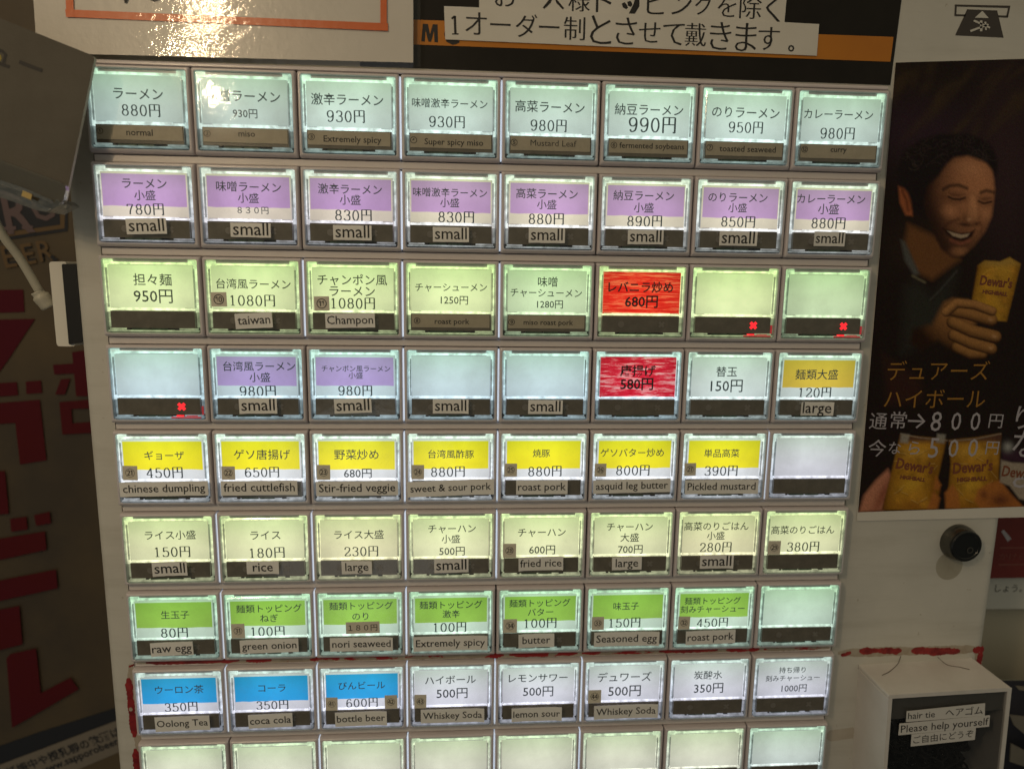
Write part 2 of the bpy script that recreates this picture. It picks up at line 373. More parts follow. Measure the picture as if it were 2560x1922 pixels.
def guide_mesh():   # light guide round the card: glow of the backlit cap walls, put in as emission
    mb = MB(); rnd = random.Random(3)
    tr(mb, -.408, .738, .408, .758, .020, .05, L_rim)
    tr(mb, -.446, .735, -.365, .782, .012, .06, L_rim); tr(mb, .372, .735, .446, .782, .012, .06, L_rim)
    for sg in (-1, 1):
        y = .735
        for h in (.10, .075, .06, .09, .07):
            a, b = sorted((sg * .446, sg * .418)); tr(mb, a, y - h + .003, b, y, .018 + rnd.random() * .01, .06, L_rim); y -= h
        a, b = sorted((sg * .446, sg * .420)); tr(mb, a, .262, b, y - .003, .02, .06, L_rim)
        y = .258
        for h in (.07, .08): tr(mb, a + .004, y - h, b, y - .004, .03, .06, L_rim2); y -= h
        c, d = sorted((sg * .432, sg * .4165)); tr(mb, c, .31, d, .70, .008, .02, L_rim2)
    tr(mb, -.412, .280, .412, .298, .012, .05, L_rim); tr(mb, -.31, .284, .31, .304, .006, .03, L_rim)
    tr(mb, -.44, .066, .44, .080, .0, .05, L_rim2)
    tr(mb, -.43, .086, -.27, .100, .012, .05, L_rim2); tr(mb, .25, .086, .43, .100, .012, .05, L_rim2)
    return mb
guide_me = data(guide_mesh(), 'light_guide')
mb = MB(); tr(mb, -.452, .054, .452, .105, .075, .09, dark_m)
for s0, s1, m in ((-.30, -.24, dark_m), (-.22, -.05, pcb_m), (-.03, .12, pcb_m), (.20, .28, dark_m)): tr(mb, s0, .080, s1, .100, .02, .06, m)
tr(mb, -.452, .054, .452, .787, .10, .12, frame_m); tr(mb, -.362, .760, .368, .786, .03, .09, frame_m)
board_me = data(mb, 'inner_board')
def faint(mb):
    n = 14; mb.poly([(-.21 + .034 * math.cos(i * 2 * math.pi / n), -.187 + .034 * math.sin(i * 2 * math.pi / n), .0065) for i in range(n)], faint_m)
def cross(mb, s, t, r, w, m):
    h = r * .36; pts = []
    for k in range(4):
        a = math.radians(45 + 90 * k)
        ca, sa = math.cos(a), math.sin(a)
        pts += [(s + r * ca + h * sa, -(t + r * sa - h * ca)), (s + r * ca - h * sa, -(t + r * sa + h * ca)), (s + h * 1.414 * math.cos(a + math.pi / 4), -(t + h * 1.414 * math.sin(a + math.pi / 4)))]
    mb.poly([(x, y, w) for x, y in pts], m)
def window_mesh(kind):
    mb = MB(); tr(mb, -.412, .102, .412, .274, .008, .05, window_m)
    if kind == 'marks': faint(mb); cross(mb, .225, .187, .036, .0065, faint_m)
    if kind == 'red':
        cross(mb, .225, .188, .045, .0055, redled_m)
    return data(mb, 'indicator_window')
win_me = {k: window_mesh(k) for k in ('plain', 'marks', 'red')}
mb = MB(); tr(mb, .12, .067, .42, .080, -.003, .03, redglow_m); tr(mb, .422, .10, .440, .19, .016, .04, redglow_m); tr(mb, .17, .084, .24, .096, .0, .03, redled_m); tr(mb, .27, .084, .38, .094, .0, .03, redglow_m)  # red of the cross spilling over the acrylic, built as glowing pieces
redspill_me = data(mb, 'red_spill')

K = 2560 / 2212
# text lines as they sit on the photograph: (text, left, right, centre height)
S_ = 's'; G_ = 'g'
def B(card, lines=(), strip=None, sticker=None, tags=(), win='marks', desc='', glyph_strip=None):
    return dict(card=card, lines=lines, sticker=sticker, tags=tags, win=win, desc=desc, strip=glyph_strip)
R = {}
R[1] = [
 B('white', [('ラーメン', 245, 352, 202), ('880円', 263, 346, 237, S_)], glyph_strip=[('①', 209, 223, 283), ('normal', 273, 330, 287)], desc='plain ramen, 880 yen, numbered 1 normal'),
 B('white', [('味噌ラーメン', 446, 605, 206), ('930円', 503, 556, 245)], glyph_strip=[('②', 440, 455, 289), ('miso', 515, 551, 290)], desc='miso ramen, 930 yen, numbered 2'),
 B('white', [('激辛ラーメン', 672, 828, 214), ('930円', 706, 788, 250, S_)], glyph_strip=[('③', 665, 680, 296), ('Extremely spicy', 699, 824, 301)], desc='extremely spicy ramen, 930 yen, numbered 3'),
 B('white', [('味噌激辛ラーメン', 890, 1053, 222), ('930円', 927, 1004, 262, S_)], glyph_strip=[('④', 886, 901, 303), ('Super spicy miso', 917, 1044, 307)], desc='super spicy miso ramen, numbered 4'),
 B('white', [('高菜ラーメン', 1113, 1263, 230), ('980円', 1146, 1224, 270, S_)], glyph_strip=[('⑤', 1103, 1118, 308), ('Mustard Leaf', 1146, 1245, 310)], desc='mustard leaf ramen, 980 yen, numbered 5'),
 B('white', [('納豆ラーメン', 1328, 1476, 236), ('990円', 1358, 1460, 268, S_)], glyph_strip=[('⑥', 1319, 1333, 314), ('fermented soybeans', 1338, 1478, 315)], desc='fermented soybean ramen, 990 yen, numbered 6'),
 B('white', [('のりラーメン', 1538, 1684, 242), ('950円', 1574, 1648, 274, S_)], glyph_strip=[('⑦', 1526, 1540, 319), ('toasted seaweed', 1554, 1676, 322)], desc='toasted seaweed ramen, 950 yen, numbered 7'),
 B('white', [('カレーラーメン', 1737, 1886, 246), ('980円', 1772, 1846, 287, S_)], glyph_strip=[('⑫', 1731, 1745, 323), ('curry', 1794, 1829, 324)], desc='curry ramen, 980 yen, at the right end of the top row')]
def sm(name, a, b, y, c, d, y2, price, e_, f_, y3, st, desc, ser=S_):
    return B('purple', [(name, a, b, y), ('小盛', c, d, y2), (price, e_, f_, y3, ser)], sticker=('small',) + st, desc=desc)
R[2] = [
 sm('ラーメン', 264, 360, 396, 290, 336, 422, '780円', 274, 354, 451, (274, 360, 472, 506, 2), 'small ramen, 780 yen, purple card'),
 sm('味噌ラーメン', 467, 607, 403, 514, 559, 428, '８３０円', 513, 580, 454, (499, 585, 482, 513, 0), 'small miso ramen, 830 yen in small figures', G_),
 sm('激辛ラーメン', 687, 825, 408, 734, 779, 432, '830円', 724, 803, 464, (720, 803, 487, 519, 0), 'small extremely spicy ramen, 830 yen, purple card'),
 sm('味噌激辛ラーメン', 892, 1052, 415, 951, 992, 438, '830円', 947, 1024, 468, (935, 1013, 491, 523, 0), 'small spicy miso ramen, purple card'),
 sm('高菜ラーメン', 1115, 1248, 418, 1160, 1202, 442, '880円', 1142, 1218, 472, (1142, 1220, 493, 525, 0), 'small mustard leaf ramen, purple card'),
 sm('納豆ラーメン', 1325, 1456, 422, 1369, 1412, 449, '890円', 1355, 1430, 477, (1356, 1433, 497, 528, 0), 'small fermented soybean ramen, 890 yen'),
 sm('のりラーメン', 1530, 1658, 426, 1573, 1613, 449, '850円', 1558, 1631, 478, (1554, 1634, 500, 531, 0), 'small seaweed ramen, 850 yen, purple card'),
 sm('カレーラーメン', 1722, 1869, 429, 1767, 1812, 452, '880円', 1753, 1826, 481, (1757, 1825, 501, 532, 0), 'small curry ramen, purple card')]
R[3] = [
 B('white', [('担々麺', 288, 371, 604), ('950円', 289, 373, 639)], win='plain', desc='spicy sesame noodles, 950 yen, greenish card'),
 B('white', [('台湾風ラーメン', 467, 628, 613), ('1080円', 498, 594, 648, S_)], sticker=('taiwan', 509, 589, 676, 709, 3), tags=[('⑩', 455, 489, 631, 662)], desc='taiwan ramen, 1080 yen, tag 10'),
 B('white', [('チャンポン風', 686, 836, 604), ('ラーメン', 712, 810, 629), ('1080円', 716, 810, 654, S_)], sticker=('Champon', 703, 810, 677, 708, 1), tags=[('⑪', 678, 711, 640, 671)], desc='champon ramen, 1080 yen, tag 11'),
 B('white', [('チャーシューメン', 897, 1052, 620), ('1250円', 952, 1011, 648)], glyph_strip=[('⑧', 894, 908, 693), ('roast pork', 939, 1014, 695)], desc='roast pork noodles, 1250 yen, numbered 8'),
 B('white', [('味噌', 1162, 1204, 609), ('チャーシューメン', 1103, 1257, 632), ('1280円', 1160, 1216, 657)], glyph_strip=[('⑨', 1098, 1112, 696), ('miso roast pork', 1131, 1238, 697)], desc='miso roast pork noodles, 1280 yen, numbered 9'),
 B('red', [('レバニラ炒め', 1314, 1454, 620), ('680円', 1350, 1421, 651)], desc='liver and chive stir-fry, card scribbled red with marker'),
 B('white', [], win='red', desc='blank greenish card with a red cross lamp, seventh in its row'),
 B('white', [], win='red', desc='blank greenish card with a red cross lamp at the right end of its row')]
R[4] = [
 B('white', [], win='red', desc='blank bluish card with a red cross lamp at the left end of its row'),
 B('purple', [('台湾風ラーメン', 482, 638, 791), ('小盛', 539, 584, 815), ('980円', 518, 596, 844, S_)], sticker=('small', 517, 599, 860, 893, 1), desc='small taiwan ramen, 980 yen'),
 B('purple', [('チャンポン風ラーメン', 695, 843, 796), ('小盛', 753, 784, 811), ('980円', 731, 804, 843, S_)], sticker=('small', 722, 803, 861, 892, 2), desc='small champon ramen, 980 yen'),
 B('white', [], sticker=('small', 935, 1012, 862, 893, 0), desc='blank bluish card over a small sticker, left of two'),
 B('white', [], sticker=('small', 1141, 1215, 864, 894, 0), desc='blank bluish card over a small sticker, beside the red fried chicken card'),
 B('pink', [('唐揚げ', 1340, 1416, 801), ('580円', 1340, 1411, 829)], desc='fried chicken, card scribbled pinkish red with marker'),
 B('white', [('替玉', 1547, 1592, 803), ('150円', 1535, 1604, 833)], desc='extra noodles, 150 yen'),
 B('gold', [('麺類大盛', 1718, 1810, 809), ('120円', 1726, 1795, 847, S_)], sticker=('large', 1729, 1799, 868, 897, 0), desc='large noodle serving, 120 yen, gold banded card')]
def br(name, a, b, y, price, c, d, y2, tg, st, desc, ser=S_, card='yellow'):
    return B(card, [(name, a, b, y), (price, c, d, y2, ser)], sticker=st, tags=[tg] if tg else [], desc=desc)
R[5] = [
 br('ギョーザ', 312, 398, 984, '450円', 316, 395, 1020, ('㉑', 264, 296, 1006, 1037), ('chinese dumpling', 260, 450, 1040, 1071, .5), 'dumplings, 450 yen, yellow band, tag 21'),
 br('ゲソ唐揚げ', 505, 627, 982, '650円', 529, 603, 1019, ('㉒', 478, 507, 1007, 1036), ('fried cuttlefish', 478, 643, 1038, 1069, 0), 'fried cuttlefish, 650 yen, tag 22'),
 br('野菜炒め', 722, 818, 982, '680円', 743, 803, 1022, ('㉓', 684, 713, 1004, 1036), ('Stir-fried veggie', 683, 860, 1039, 1070, 0), 'stir-fried vegetables, 680 yen, tag 23', G_),
 br('台湾風酢豚', 925, 1024, 981, '880円', 931, 1004, 1018, ('㉔', 889, 916, 1004, 1035), ('sweet & sour pork', 880, 1067, 1037, 1070, 2), 'sweet and sour pork, 880 yen, crooked sticker, tag 24'),
 br('焼豚', 1151, 1188, 979, '880円', 1141, 1213, 1017, ('㉕', 1090, 1117, 1001, 1029), ('roast pork', 1115, 1226, 1037, 1067, .5), 'roast pork plate, 880 yen, tag 25'),
 br('ゲソバター炒め', 1297, 1434, 978, '800円', 1331, 1403, 1015, ('㉖', 1285, 1310, 1001, 1029), ('asquid leg butter', 1281, 1448, 1035, 1064, 1), 'squid leg in butter, 800 yen, tag 26'),
 br('単品高菜', 1521, 1597, 979, '390円', 1522, 1593, 1016, ('㉗', 1479, 1504, 1000, 1027), ('Pickled mustard', 1479, 1636, 1036, 1066, 0), 'pickled mustard, 390 yen, tag 27'),
 B('white', [], win='plain', desc='blank white card at the right end of the yellow row')]
R[6] = [
 B('white', [('ライス小盛', 313, 423, 1156), ('150円', 335, 411, 1191, S_)], sticker=('small', 330, 405, 1213, 1243, 1.5), desc='small rice, 150 yen'),
 B('white', [('ライス', 541, 606, 1156), ('180円', 540, 615, 1193, S_)], sticker=('rice', 533, 603, 1212, 1239, 0), desc='rice, 180 yen'),
 B('white', [('ライス大盛', 722, 829, 1155), ('230円', 744, 817, 1190, S_)], sticker=('large', 738, 804, 1211, 1239, .5), desc='large rice, 230 yen'),
 B('white', [('チャーハン', 925, 1028, 1142), ('小盛', 954, 994, 1164), ('500円', 949, 1004, 1190)], sticker=('small', 938, 1012, 1206, 1236, 1), desc='small fried rice, 500 yen'),
 B('white', [('チャーハン', 1119, 1222, 1150), ('600円', 1143, 1199, 1187)], sticker=('fried rice', 1120, 1216, 1202, 1231, .5), tags=[('㉘', 1087, 1115, 1174, 1204)], desc='fried rice, 600 yen, tag 28'),
 B('white', [('チャーハン', 1311, 1410, 1138), ('大盛', 1340, 1380, 1161), ('700円', 1335, 1388, 1186)], sticker=('large', 1322, 1386, 1203, 1230, .5), desc='large fried rice, 700 yen'),
 B('white', [('高菜のりごはん', 1478, 1617, 1137), ('小盛', 1527, 1565, 1157), ('280円', 1512, 1580, 1181, S_)], sticker=('small', 1512, 1583, 1198, 1227, 0), desc='small mustard leaf and seaweed rice, 280 yen'),
 B('white', [('高菜のりごはん', 1666, 1802, 1145), ('380円', 1700, 1769, 1180, S_)], tags=[('㉙', 1660, 1687, 1168, 1197)], win='plain', desc='mustard leaf and seaweed rice, 380 yen, tag 29')]
R[7] = [
 br('生玉子', 348, 409, 1328, '80円', 348, 406, 1366, None, ('raw egg', 326, 418, 1386, 1415, 1), 'raw egg, 80 yen, green band', card='green'),
 B('green', [('麺類トッピング', 510, 652, 1315), ('ねぎ', 562, 601, 1335), ('100円', 543, 615, 1363, S_)], sticker=('green onion', 519, 645, 1380, 1409, .8), tags=[('㉛', 499, 528, 1347, 1378)], desc='green onion topping, 100 yen, tag 31'),
 B('green', [('麺類トッピング', 711, 849, 1309), ('のり', 761, 796, 1331)], sticker=('nori seaweed', 713, 849, 1376, 1405, .5), tags=[('１８０円', 747, 820, 1343, 1368)], desc='nori seaweed topping with a pasted 180 yen tag'),
 B('green', [('麺類トッピング', 906, 1042, 1307), ('激辛', 956, 993, 1326), ('100円', 937, 1007, 1354, S_)], sticker=('Extremely spicy', 893, 1053, 1373, 1404, .5), desc='extremely spicy topping, 100 yen'),
 B('green', [('麺類トッピング', 1100, 1232, 1303), ('バター', 1140, 1195, 1322), ('100円', 1133, 1202, 1345, S_)], sticker=('butter', 1120, 1197, 1368, 1397, .5), tags=[('㉞', 1087, 1117, 1337, 1366)], desc='butter topping, 100 yen, tag 34'),
 br('味玉子', 1325, 1380, 1309, '150円', 1316, 1383, 1344, ('㉝', 1279, 1305, 1332, 1360), ('Seasoned egg', 1283, 1423, 1364, 1394, .3), 'seasoned egg, 150 yen, tag 33', card='green'),
 B('green', [('麺類トッピング', 1479, 1600, 1298), ('刻みチャーシュー', 1470, 1608, 1316), ('450円', 1505, 1572, 1344, S_)], sticker=('roast pork', 1481, 1588, 1361, 1390, 1), tags=[('㉜', 1466, 1491, 1331, 1359)], desc='chopped roast pork topping, 450 yen, tag 32'),
 B('white', [], desc='blank pale green card right of the chopped pork topping')]
R[8] = [
 br('ウーロン茶', 335, 440, 1490, '350円', 356, 427, 1526, None, ('Oolong Tea', 335, 454, 1546, 1577, 1), 'oolong tea, 350 yen, blue band', card='blue'),
 br('コーラ', 558, 617, 1486, '350円', 554, 623, 1522, None, ('coca cola', 537, 632, 1541, 1570, 1), 'cola, 350 yen, blue band', card='blue'),
 B('blue', [('びんビール', 731, 832, 1481), ('600円', 748, 816, 1517, S_)], sticker=('bottle beer', 724, 836, 1536, 1566, .5), tags=[('㊶', 703, 729, 1506, 1534), ('㊷', 831, 858, 1501, 1530)], desc='bottled beer, 600 yen, tags 41 and 42'),
 B('white', [('ハイボール', 918, 1028, 1469), ('500円', 943, 1010, 1497)], sticker=('Whiskey Soda', 909, 1046, 1530, 1559, .4), tags=[('㊸', 895, 921, 1500, 1529)], desc='highball, 500 yen, tag 43'),
 B('white', [('レモンサワー', 1099, 1226, 1465), ('500円', 1130, 1195, 1493)], sticker=('lemon sour', 1105, 1213, 1527, 1556, .5), desc='lemon sour, 500 yen'),
 B('white', [('デュワーズ', 1291, 1407, 1463), ('500円', 1314, 1384, 1492)], sticker=('Whiskey Soda', 1283, 1420, 1521, 1550, .5), tags=[('㊹', 1271, 1299, 1490, 1518)], desc='whisky soda, 500 yen, tag 44'),
 B('white', [('炭酸水', 1499, 1560, 1458), ('350円', 1499, 1562, 1486)], desc='soda water, 350 yen'),
 B('white', [('持ち帰り', 1683, 1740, 1447), ('刻みチャーシュー', 1654, 1770, 1465), ('1000円', 1688, 1742, 1486)], desc='take-away chopped roast pork, 1000 yen')]
ordn = ['leftmost', 'second', 'third', 'fourth', 'fifth', 'sixth', 'seventh', 'rightmost']
R[9] = [B('white', [], desc='blank cream card, %s in the bottom row' % ordn[j]) for j in range(8)]
LIGHT = {1: (.54, .68, .60), 2: (.70, .70, .66), 3: (.72, .82, .40), 4: (.53, .68, .72), 5: (.78, .80, .82), 6: (.76, .77, .44), 7: (.56, .73, .58), 8: (.66, .66, .74), 9: (.68, .68, .54)}
BAND = {'purple': (L_purple, .41), 'yellow': (L_yellow, .405), 'green': (L_green, .42), 'blue': (L_blue, .41), 'gold': (L_gold, .41)}
GLOW = 1.07; DW = -.055
for r in range(1, 10):
    for j in range(8):
        b = R[r][j]; u0 = j - 3.5; v0 = (r - 4) * RP
        col = LIGHT[r]
        if r == 3 and j >= 4: col = (.60, .76, .44) if j in (4, 7) else col
        if r == 2 and j < 3: col = (.66, .64, .66)
        if r == 4 and j >= 6: col = (.62, .72, .68)
        if r == 9 and j == 7: col = (.60, .68, .62)
        if r == 5 and j == 7: col = (.66, .66, .72)
        if r == 6 and j in (2, 6): col = (.80, .76, .44)
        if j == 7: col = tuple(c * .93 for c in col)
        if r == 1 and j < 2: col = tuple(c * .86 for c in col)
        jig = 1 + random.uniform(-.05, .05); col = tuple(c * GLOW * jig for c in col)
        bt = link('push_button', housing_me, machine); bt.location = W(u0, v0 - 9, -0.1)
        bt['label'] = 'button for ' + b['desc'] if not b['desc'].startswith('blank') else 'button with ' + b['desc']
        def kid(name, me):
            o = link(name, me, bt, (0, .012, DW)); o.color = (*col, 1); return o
        kid('inner_board', board_me); kid('light_guide', guide_me)
        kid('indicator_window', win_me['plain' if b['strip'] else b['win']])
        if b['win'] == 'red': kid('red_spill', redspill_me)
        def loc(px, py, w): q = at(px * K, py * K, w + DW); return q[0] - u0, q[1] - v0 - .012
        # the menu card
        mb = MB(); cw = .012; top, bot = .730, .306
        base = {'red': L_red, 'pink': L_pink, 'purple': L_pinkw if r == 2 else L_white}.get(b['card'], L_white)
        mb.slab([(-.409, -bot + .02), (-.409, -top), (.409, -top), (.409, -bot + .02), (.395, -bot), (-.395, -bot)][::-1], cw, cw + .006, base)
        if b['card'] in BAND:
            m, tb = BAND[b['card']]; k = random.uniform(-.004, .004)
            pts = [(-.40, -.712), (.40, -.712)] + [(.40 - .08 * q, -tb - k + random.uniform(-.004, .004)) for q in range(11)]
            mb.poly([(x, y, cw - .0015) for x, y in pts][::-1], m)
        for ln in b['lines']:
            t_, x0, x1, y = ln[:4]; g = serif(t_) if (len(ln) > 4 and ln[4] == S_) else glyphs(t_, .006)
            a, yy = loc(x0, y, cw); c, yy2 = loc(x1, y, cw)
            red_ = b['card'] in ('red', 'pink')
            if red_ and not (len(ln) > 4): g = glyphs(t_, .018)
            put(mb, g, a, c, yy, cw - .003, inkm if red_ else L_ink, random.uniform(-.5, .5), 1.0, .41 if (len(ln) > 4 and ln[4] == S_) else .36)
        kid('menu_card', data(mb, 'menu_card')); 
        if b['strip']:
            mb = MB(); w = .004; tr(mb, -.405, .135, .40, .268, w, w + .003, strip_m)
            for i_, (t_, x0, x1, y) in enumerate(b['strip']):
                a, yy = loc(x0, y, w); c, _ = loc(x1, y, w); put(mb, glyphs(t_, 0.012), a, c, yy, w - .0015, softink_m, 0, .95, .34 if i_ == 0 else .27)
            kid('name_strip', data(mb, 'name_strip'))
        kid('lens_cover', lens_me)
        if b['sticker']:
            t_, x0, x1, y0, y1, rot = b['sticker']; w = -.038
            a, ya = loc(x0, (y0 + y1) / 2, w); c, _ = loc(x1, (y0 + y1) / 2, w); _, yt = loc((x0 + x1) / 2, y0, w); _, yb = loc((x0 + x1) / 2, y1, w)
            mb = MB(); cx = (a + c) / 2; cy = (yt + yb) / 2; hw, hh = (c - a) / 2, (yb - yt) / 2
            lf, rt = random.choice((0, .006, .012)), random.choice((0, .008, .016)); NS = 8; F_, K_ = [], []
            for q in range(NS + 1):
                x = -hw + 2 * hw * q / NS; lift = -(lf if x < 0 else rt) * abs(x / hw) ** 5; hj = random.uniform(-.0012, .0012)
                F_ += [(x, -hh + hj, -.004 + lift), (x, hh + hj, -.004 + lift)]; K_ += [(x, -hh + hj, lift), (x, hh + hj, lift)]
            mb.mesh(F_, [(2 * q, 2 * q + 1, 2 * q + 3, 2 * q + 2) for q in range(NS)], paper_m); mb.mesh(K_, [(2 * q, 2 * q + 2, 2 * q + 3, 2 * q + 1) for q in range(NS)], paper_m)
            for q in range(NS):
                for z in (0, 1): mb.poly([F_[2 * q + z], F_[2 * q + 2 + z], K_[2 * q + 2 + z], K_[2 * q + z]], edge_m)
            for q in (0, 2 * NS): mb.poly([F_[q], F_[q + 1], K_[q + 1], K_[q]], edge_m)
            big = t_ in ('small', 'large'); k = .93 if len(t_) > 6 else (.88 if big or t_ == 'taiwan' or t_ == 'Champon' else .78)
            if t_ == 'rice' : k = .62
            if t_ == 'large' and r == 6: k = .76
            n_ = len(mb.v); put(mb, glyphs(t_, 0.004), -hw * k, hw * k, 0, -.0055, inkm, 0, 1.0, .27)
            for q in range(n_, len(mb.v)): x, y_, w_ = mb.v[q]; mb.v[q] = (x, y_, w_ - (lf if x < 0 else rt) * abs(x / hw) ** 5 - .0008)
            o = mb.build('paper_sticker', bt); o.location = W(cx, cy + .012, w + DW); o.rotation_euler = (random.uniform(-.01, .01), -math.radians(rot + random.uniform(-.4, .4)), random.uniform(-.006, .006))
        for tg in b['tags']:
            t_, x0, x1, y0, y1 = tg; w = -.037
            a, _ = loc(x0, y0, w); c, _ = loc(x1, y0, w); _, yt = loc(x0, y0, w); _, yb = loc(x0, y1, w)
            mb = MB(); hw, hh = (c - a) / 2, (yb - yt) / 2
            mb.slab([(-hw, -hh), (hw, -hh), (hw, hh), (-hw, hh)], -.003, 0, tag_m, edge_m)
            put(mb, glyphs(t_, 0.004), -hw * (.66 if len(t_) == 1 else .86), hw * (.66 if len(t_) == 1 else .86), 0, -.0045, inkm, 0, 1, .36)
            o = mb.build('number_tag', bt); o.location = W((a + c) / 2, (yt + yb) / 2 + .012, w + DW); o.rotation_euler = (0, math.radians(random.uniform(-1.2, 1.2)), 0)
# bars between the rows and glowing strips for light leaking between housings
for r in range(1, 9):
    v0 = (r - 4) * RP; v1 = v0 + RP - FT
    mb = MB(); pr = [(v0 + .001, .14), (v0 + .003, .060), (v0 + .007, .022), (v0 + .012, .014), (v1 - .014, .012), (v1 - .008, .016), (v1 - .004, .05)]
    for i in range(len(pr) - 1):
        (a, w0), (b_, w1) = pr[i], pr[i + 1]
        mb.poly([(-3.975, a, w0), (-3.975, b_, w1), (3.965, b_, w1), (3.965, a, w0)], bar_m)
    for uu in (-3.975, 3.965): mb.poly([(uu, v0 + .005, .03), (uu, v1 - .01, .02), (uu, v1 - .01, .14), (uu, v0 + .005, .14)], frame_m)
    mpart('row_divider', mb)
gaps = {1: (3, 4), 2: (3, 4), 3: (2, 3, 4), 4: (3, 4), 5: (3, 4, 7), 6: (1, 2, 3, 4), 7: (1, 2, 3), 8: (1, 2, 3, 4, 5), 9: (2, 3, 4, 5)}
for r, cs in gaps.items():
    for c in cs:
        v0 = (r - 4) * RP; mb = MB(); mb.rect(c - 4 - .0035, v0 - FT + .02, c - 4 + .0035, v0 - .02, -.025, .06, gap_m); mpart('light_gap', mb)
# banknote mark and lock
mb = MB(); w = PW - .002; mk = mat('mark_print', (0.055, 0.045, 0.04), 0.5)
for q in ([(2387, 12), (2526, 15), (2525, 21), (2387, 17)], [(2386, 36), (2415, 37), (2413, 42), (2386, 41)], [(2495, 39), (2520, 40), (2519, 45), (2496, 44)],
          [(2387, 17), (2392, 17), (2391, 36), (2386, 36)], [(2520, 21), (2525, 21), (2520, 45), (2516, 40)], [(2418, 24), (2493, 27), (2509, 95), (2388, 89)]): polypx(mb, q[::-1], w, mk)
for q in ([(2456, 28), (2472, 46), (2437, 45)], [(2433, 54), (2436, 50), (2476, 68), (2474, 72)], [(2425, 76), (2470, 60), (2472, 64), (2427, 81)], [(2450, 52), (2456, 52), (2456, 79), (2450, 79)], [(2461, 55), (2466, 55), (2467, 76), (2463, 76)]): polypx(mb, q[::-1], w - .002, panel_m)
mpart('banknote_mark', mb)
chrome_m = mat('chrome', (0.14, 0.135, 0.12), 0.22, metal=1.0); blackp_m = mat('black_plastic', (0.004, 0.004, 0.004), 0.3)
lu, lv = at(2393, 1353, .1); mb = MB()
def disc(mb, prof, m, n=40, cu=0, cv=0):
    ls = [[(cu + rr * math.cos(i * 2 * math.pi / n), cv + rr * math.sin(i * 2 * math.pi / n), w) for i in range(n)] for rr, w in prof]
    loft(mb, ls, m); return ls[-1]
disc(mb, [(.215, PW), (.213, PW - .04), (.208, PW - .07), (.192, PW - .12), (.188, PW - .13)], chrome_m, cu=lu, cv=lv)
body = mpart('key_lock', mb, True)
mb = MB(); last = disc(mb, [(.188, PW - .128), (.186, PW - .150), (.174, PW - .160), (.15, PW - .160), (.143, PW - .152)], blackp_m, cu=lu, cv=lv); mb.poly(last, blackp_m)
o = mb.build('lock_face', body)
mb = MB(); c2 = mat('worn_steel', (0.12, 0.11, 0.10), 0.35, metal=.8)
disc(mb, [(.040, PW - .151), (.040, PW - .158), (.026, PW - .158), (.026, PW - .152)], c2, 20, lu + .045, lv + .045); mb.build('keyhole', body)
mb = MB(); su, sv = at(2373, 1414, PW - .001)
mb.poly([(su + .165 * math.cos(i * math.pi / 18), sv + .175 * math.sin(i * math.pi / 18), PW - .0012) for i in range(36)], mat('round_patch', (0.36, 0.33, 0.26), 0.6, (0.46, 0.43, 0.36), 60))  # round brownish patch below the lock, darker than the panel
mpart('round_patch', mb)

# ------------------------------------------------------------------ things stuck on the machine
# laminated notice, top left
def sheet(mb, c, w, m, nx, ny, bulge):
    """c: four corners (px) tl, tr, br, bl; a gently waved sheet"""
    q = [np.array(at(x, y, w)) for x, y in c]; vs = []; fs = []
    for iy in range(ny + 1):
        for ix in range(nx + 1):
            a, b = ix / nx, iy / ny
            p = (q[0] * (1 - a) + q[1] * a) * (1 - b) + (q[3] * (1 - a) + q[2] * a) * b
            vs.append((p[0], p[1], w + bulge(a, b)))
    for iy in range(ny):
        for ix in range(nx): k = iy * (nx + 1) + ix; fs.append((k, k + nx + 1, k + nx + 2, k + 1))
    mb.mesh(vs, fs, m)
notice = empty('laminated_notice', (-2.5, -3.8, .05), 'white laminated notice with an orange border above the first buttons', 'notice')
NO = (-2.5, -3.8, .05)
lam_m = mat('laminated_paper', (0.62, 0.58, 0.53), 0.35, (0.66, 0.62, 0.57), 20, 0.9, 260, coat=1.0)
lam_o = mat('laminated_orange', (0.72, 0.14, 0.012), 0.35, (0.66, 0.12, 0.01), 20, 0.9, 260, coat=1.0)
for mm, sc in ((lam_m, 1), (lam_o, 1)):
    nt = mm.node_tree
    for n in nt.nodes:
        if n.type == 'BUMP': n.inputs['Distance'].default_value = 0.00014
def bulge(a, b): return .0030 * math.sin(a * 5 + b * 3) + .002 * math.sin(b * 9 + 1)
def npart(name, mb): 
    o = mb.build(name, notice, NO, True); o.location = (0, 0, 0); return o
mb = MB(); sheet(mb, [(60, -330), (1033, -330), (1033, 157), (92, 133)], .02, lam_m, 40, 24, bulge); npart('notice_sheet', mb)
mb = MB(); q = .010
sheet(mb, [(163, 24), (970, 59), (970, 78), (165, 43)], q, lam_o, 30, 1, lambda a, b: 0)
sheet(mb, [(148, -330), (167, -330), (185, 43.5), (166, 43.5)], q - .0015, lam_o, 1, 6, lambda a, b: 0)
sheet(mb, [(951, -330), (967, -330), (967, 60), (951, 59)], q - .0015, lam_o, 1, 6, lambda a, b: 0)
sheet(mb, [(310, -4), (321, -4), (316, 8), (311, 8)], q - .001, inkm, 1, 1, lambda a, b: 0)
sheet(mb, [(362, -6), (378, -10), (398, 0), (384, 3)], q - .001, inkm, 1, 1, lambda a, b: 0)
for p_ in notice.children: pass
npart('printed_border', mb)
mb = MB(); lf = clear('laminate_film', (0.86, 0.85, 0.8), 0.06, 1.0, 0.6, 0.06)
sheet(mb, [(1033, -330), (1051, -330), (1051, 169), (1033, 169)], .022, lf, 1, 8, lambda a, b: 0)
sheet(mb, [(92, 133), (1033, 157), (1033, 169), (92, 145)], .022, lf, 20, 1, lambda a, b: .02 * b); npart('laminate_margin', mb)

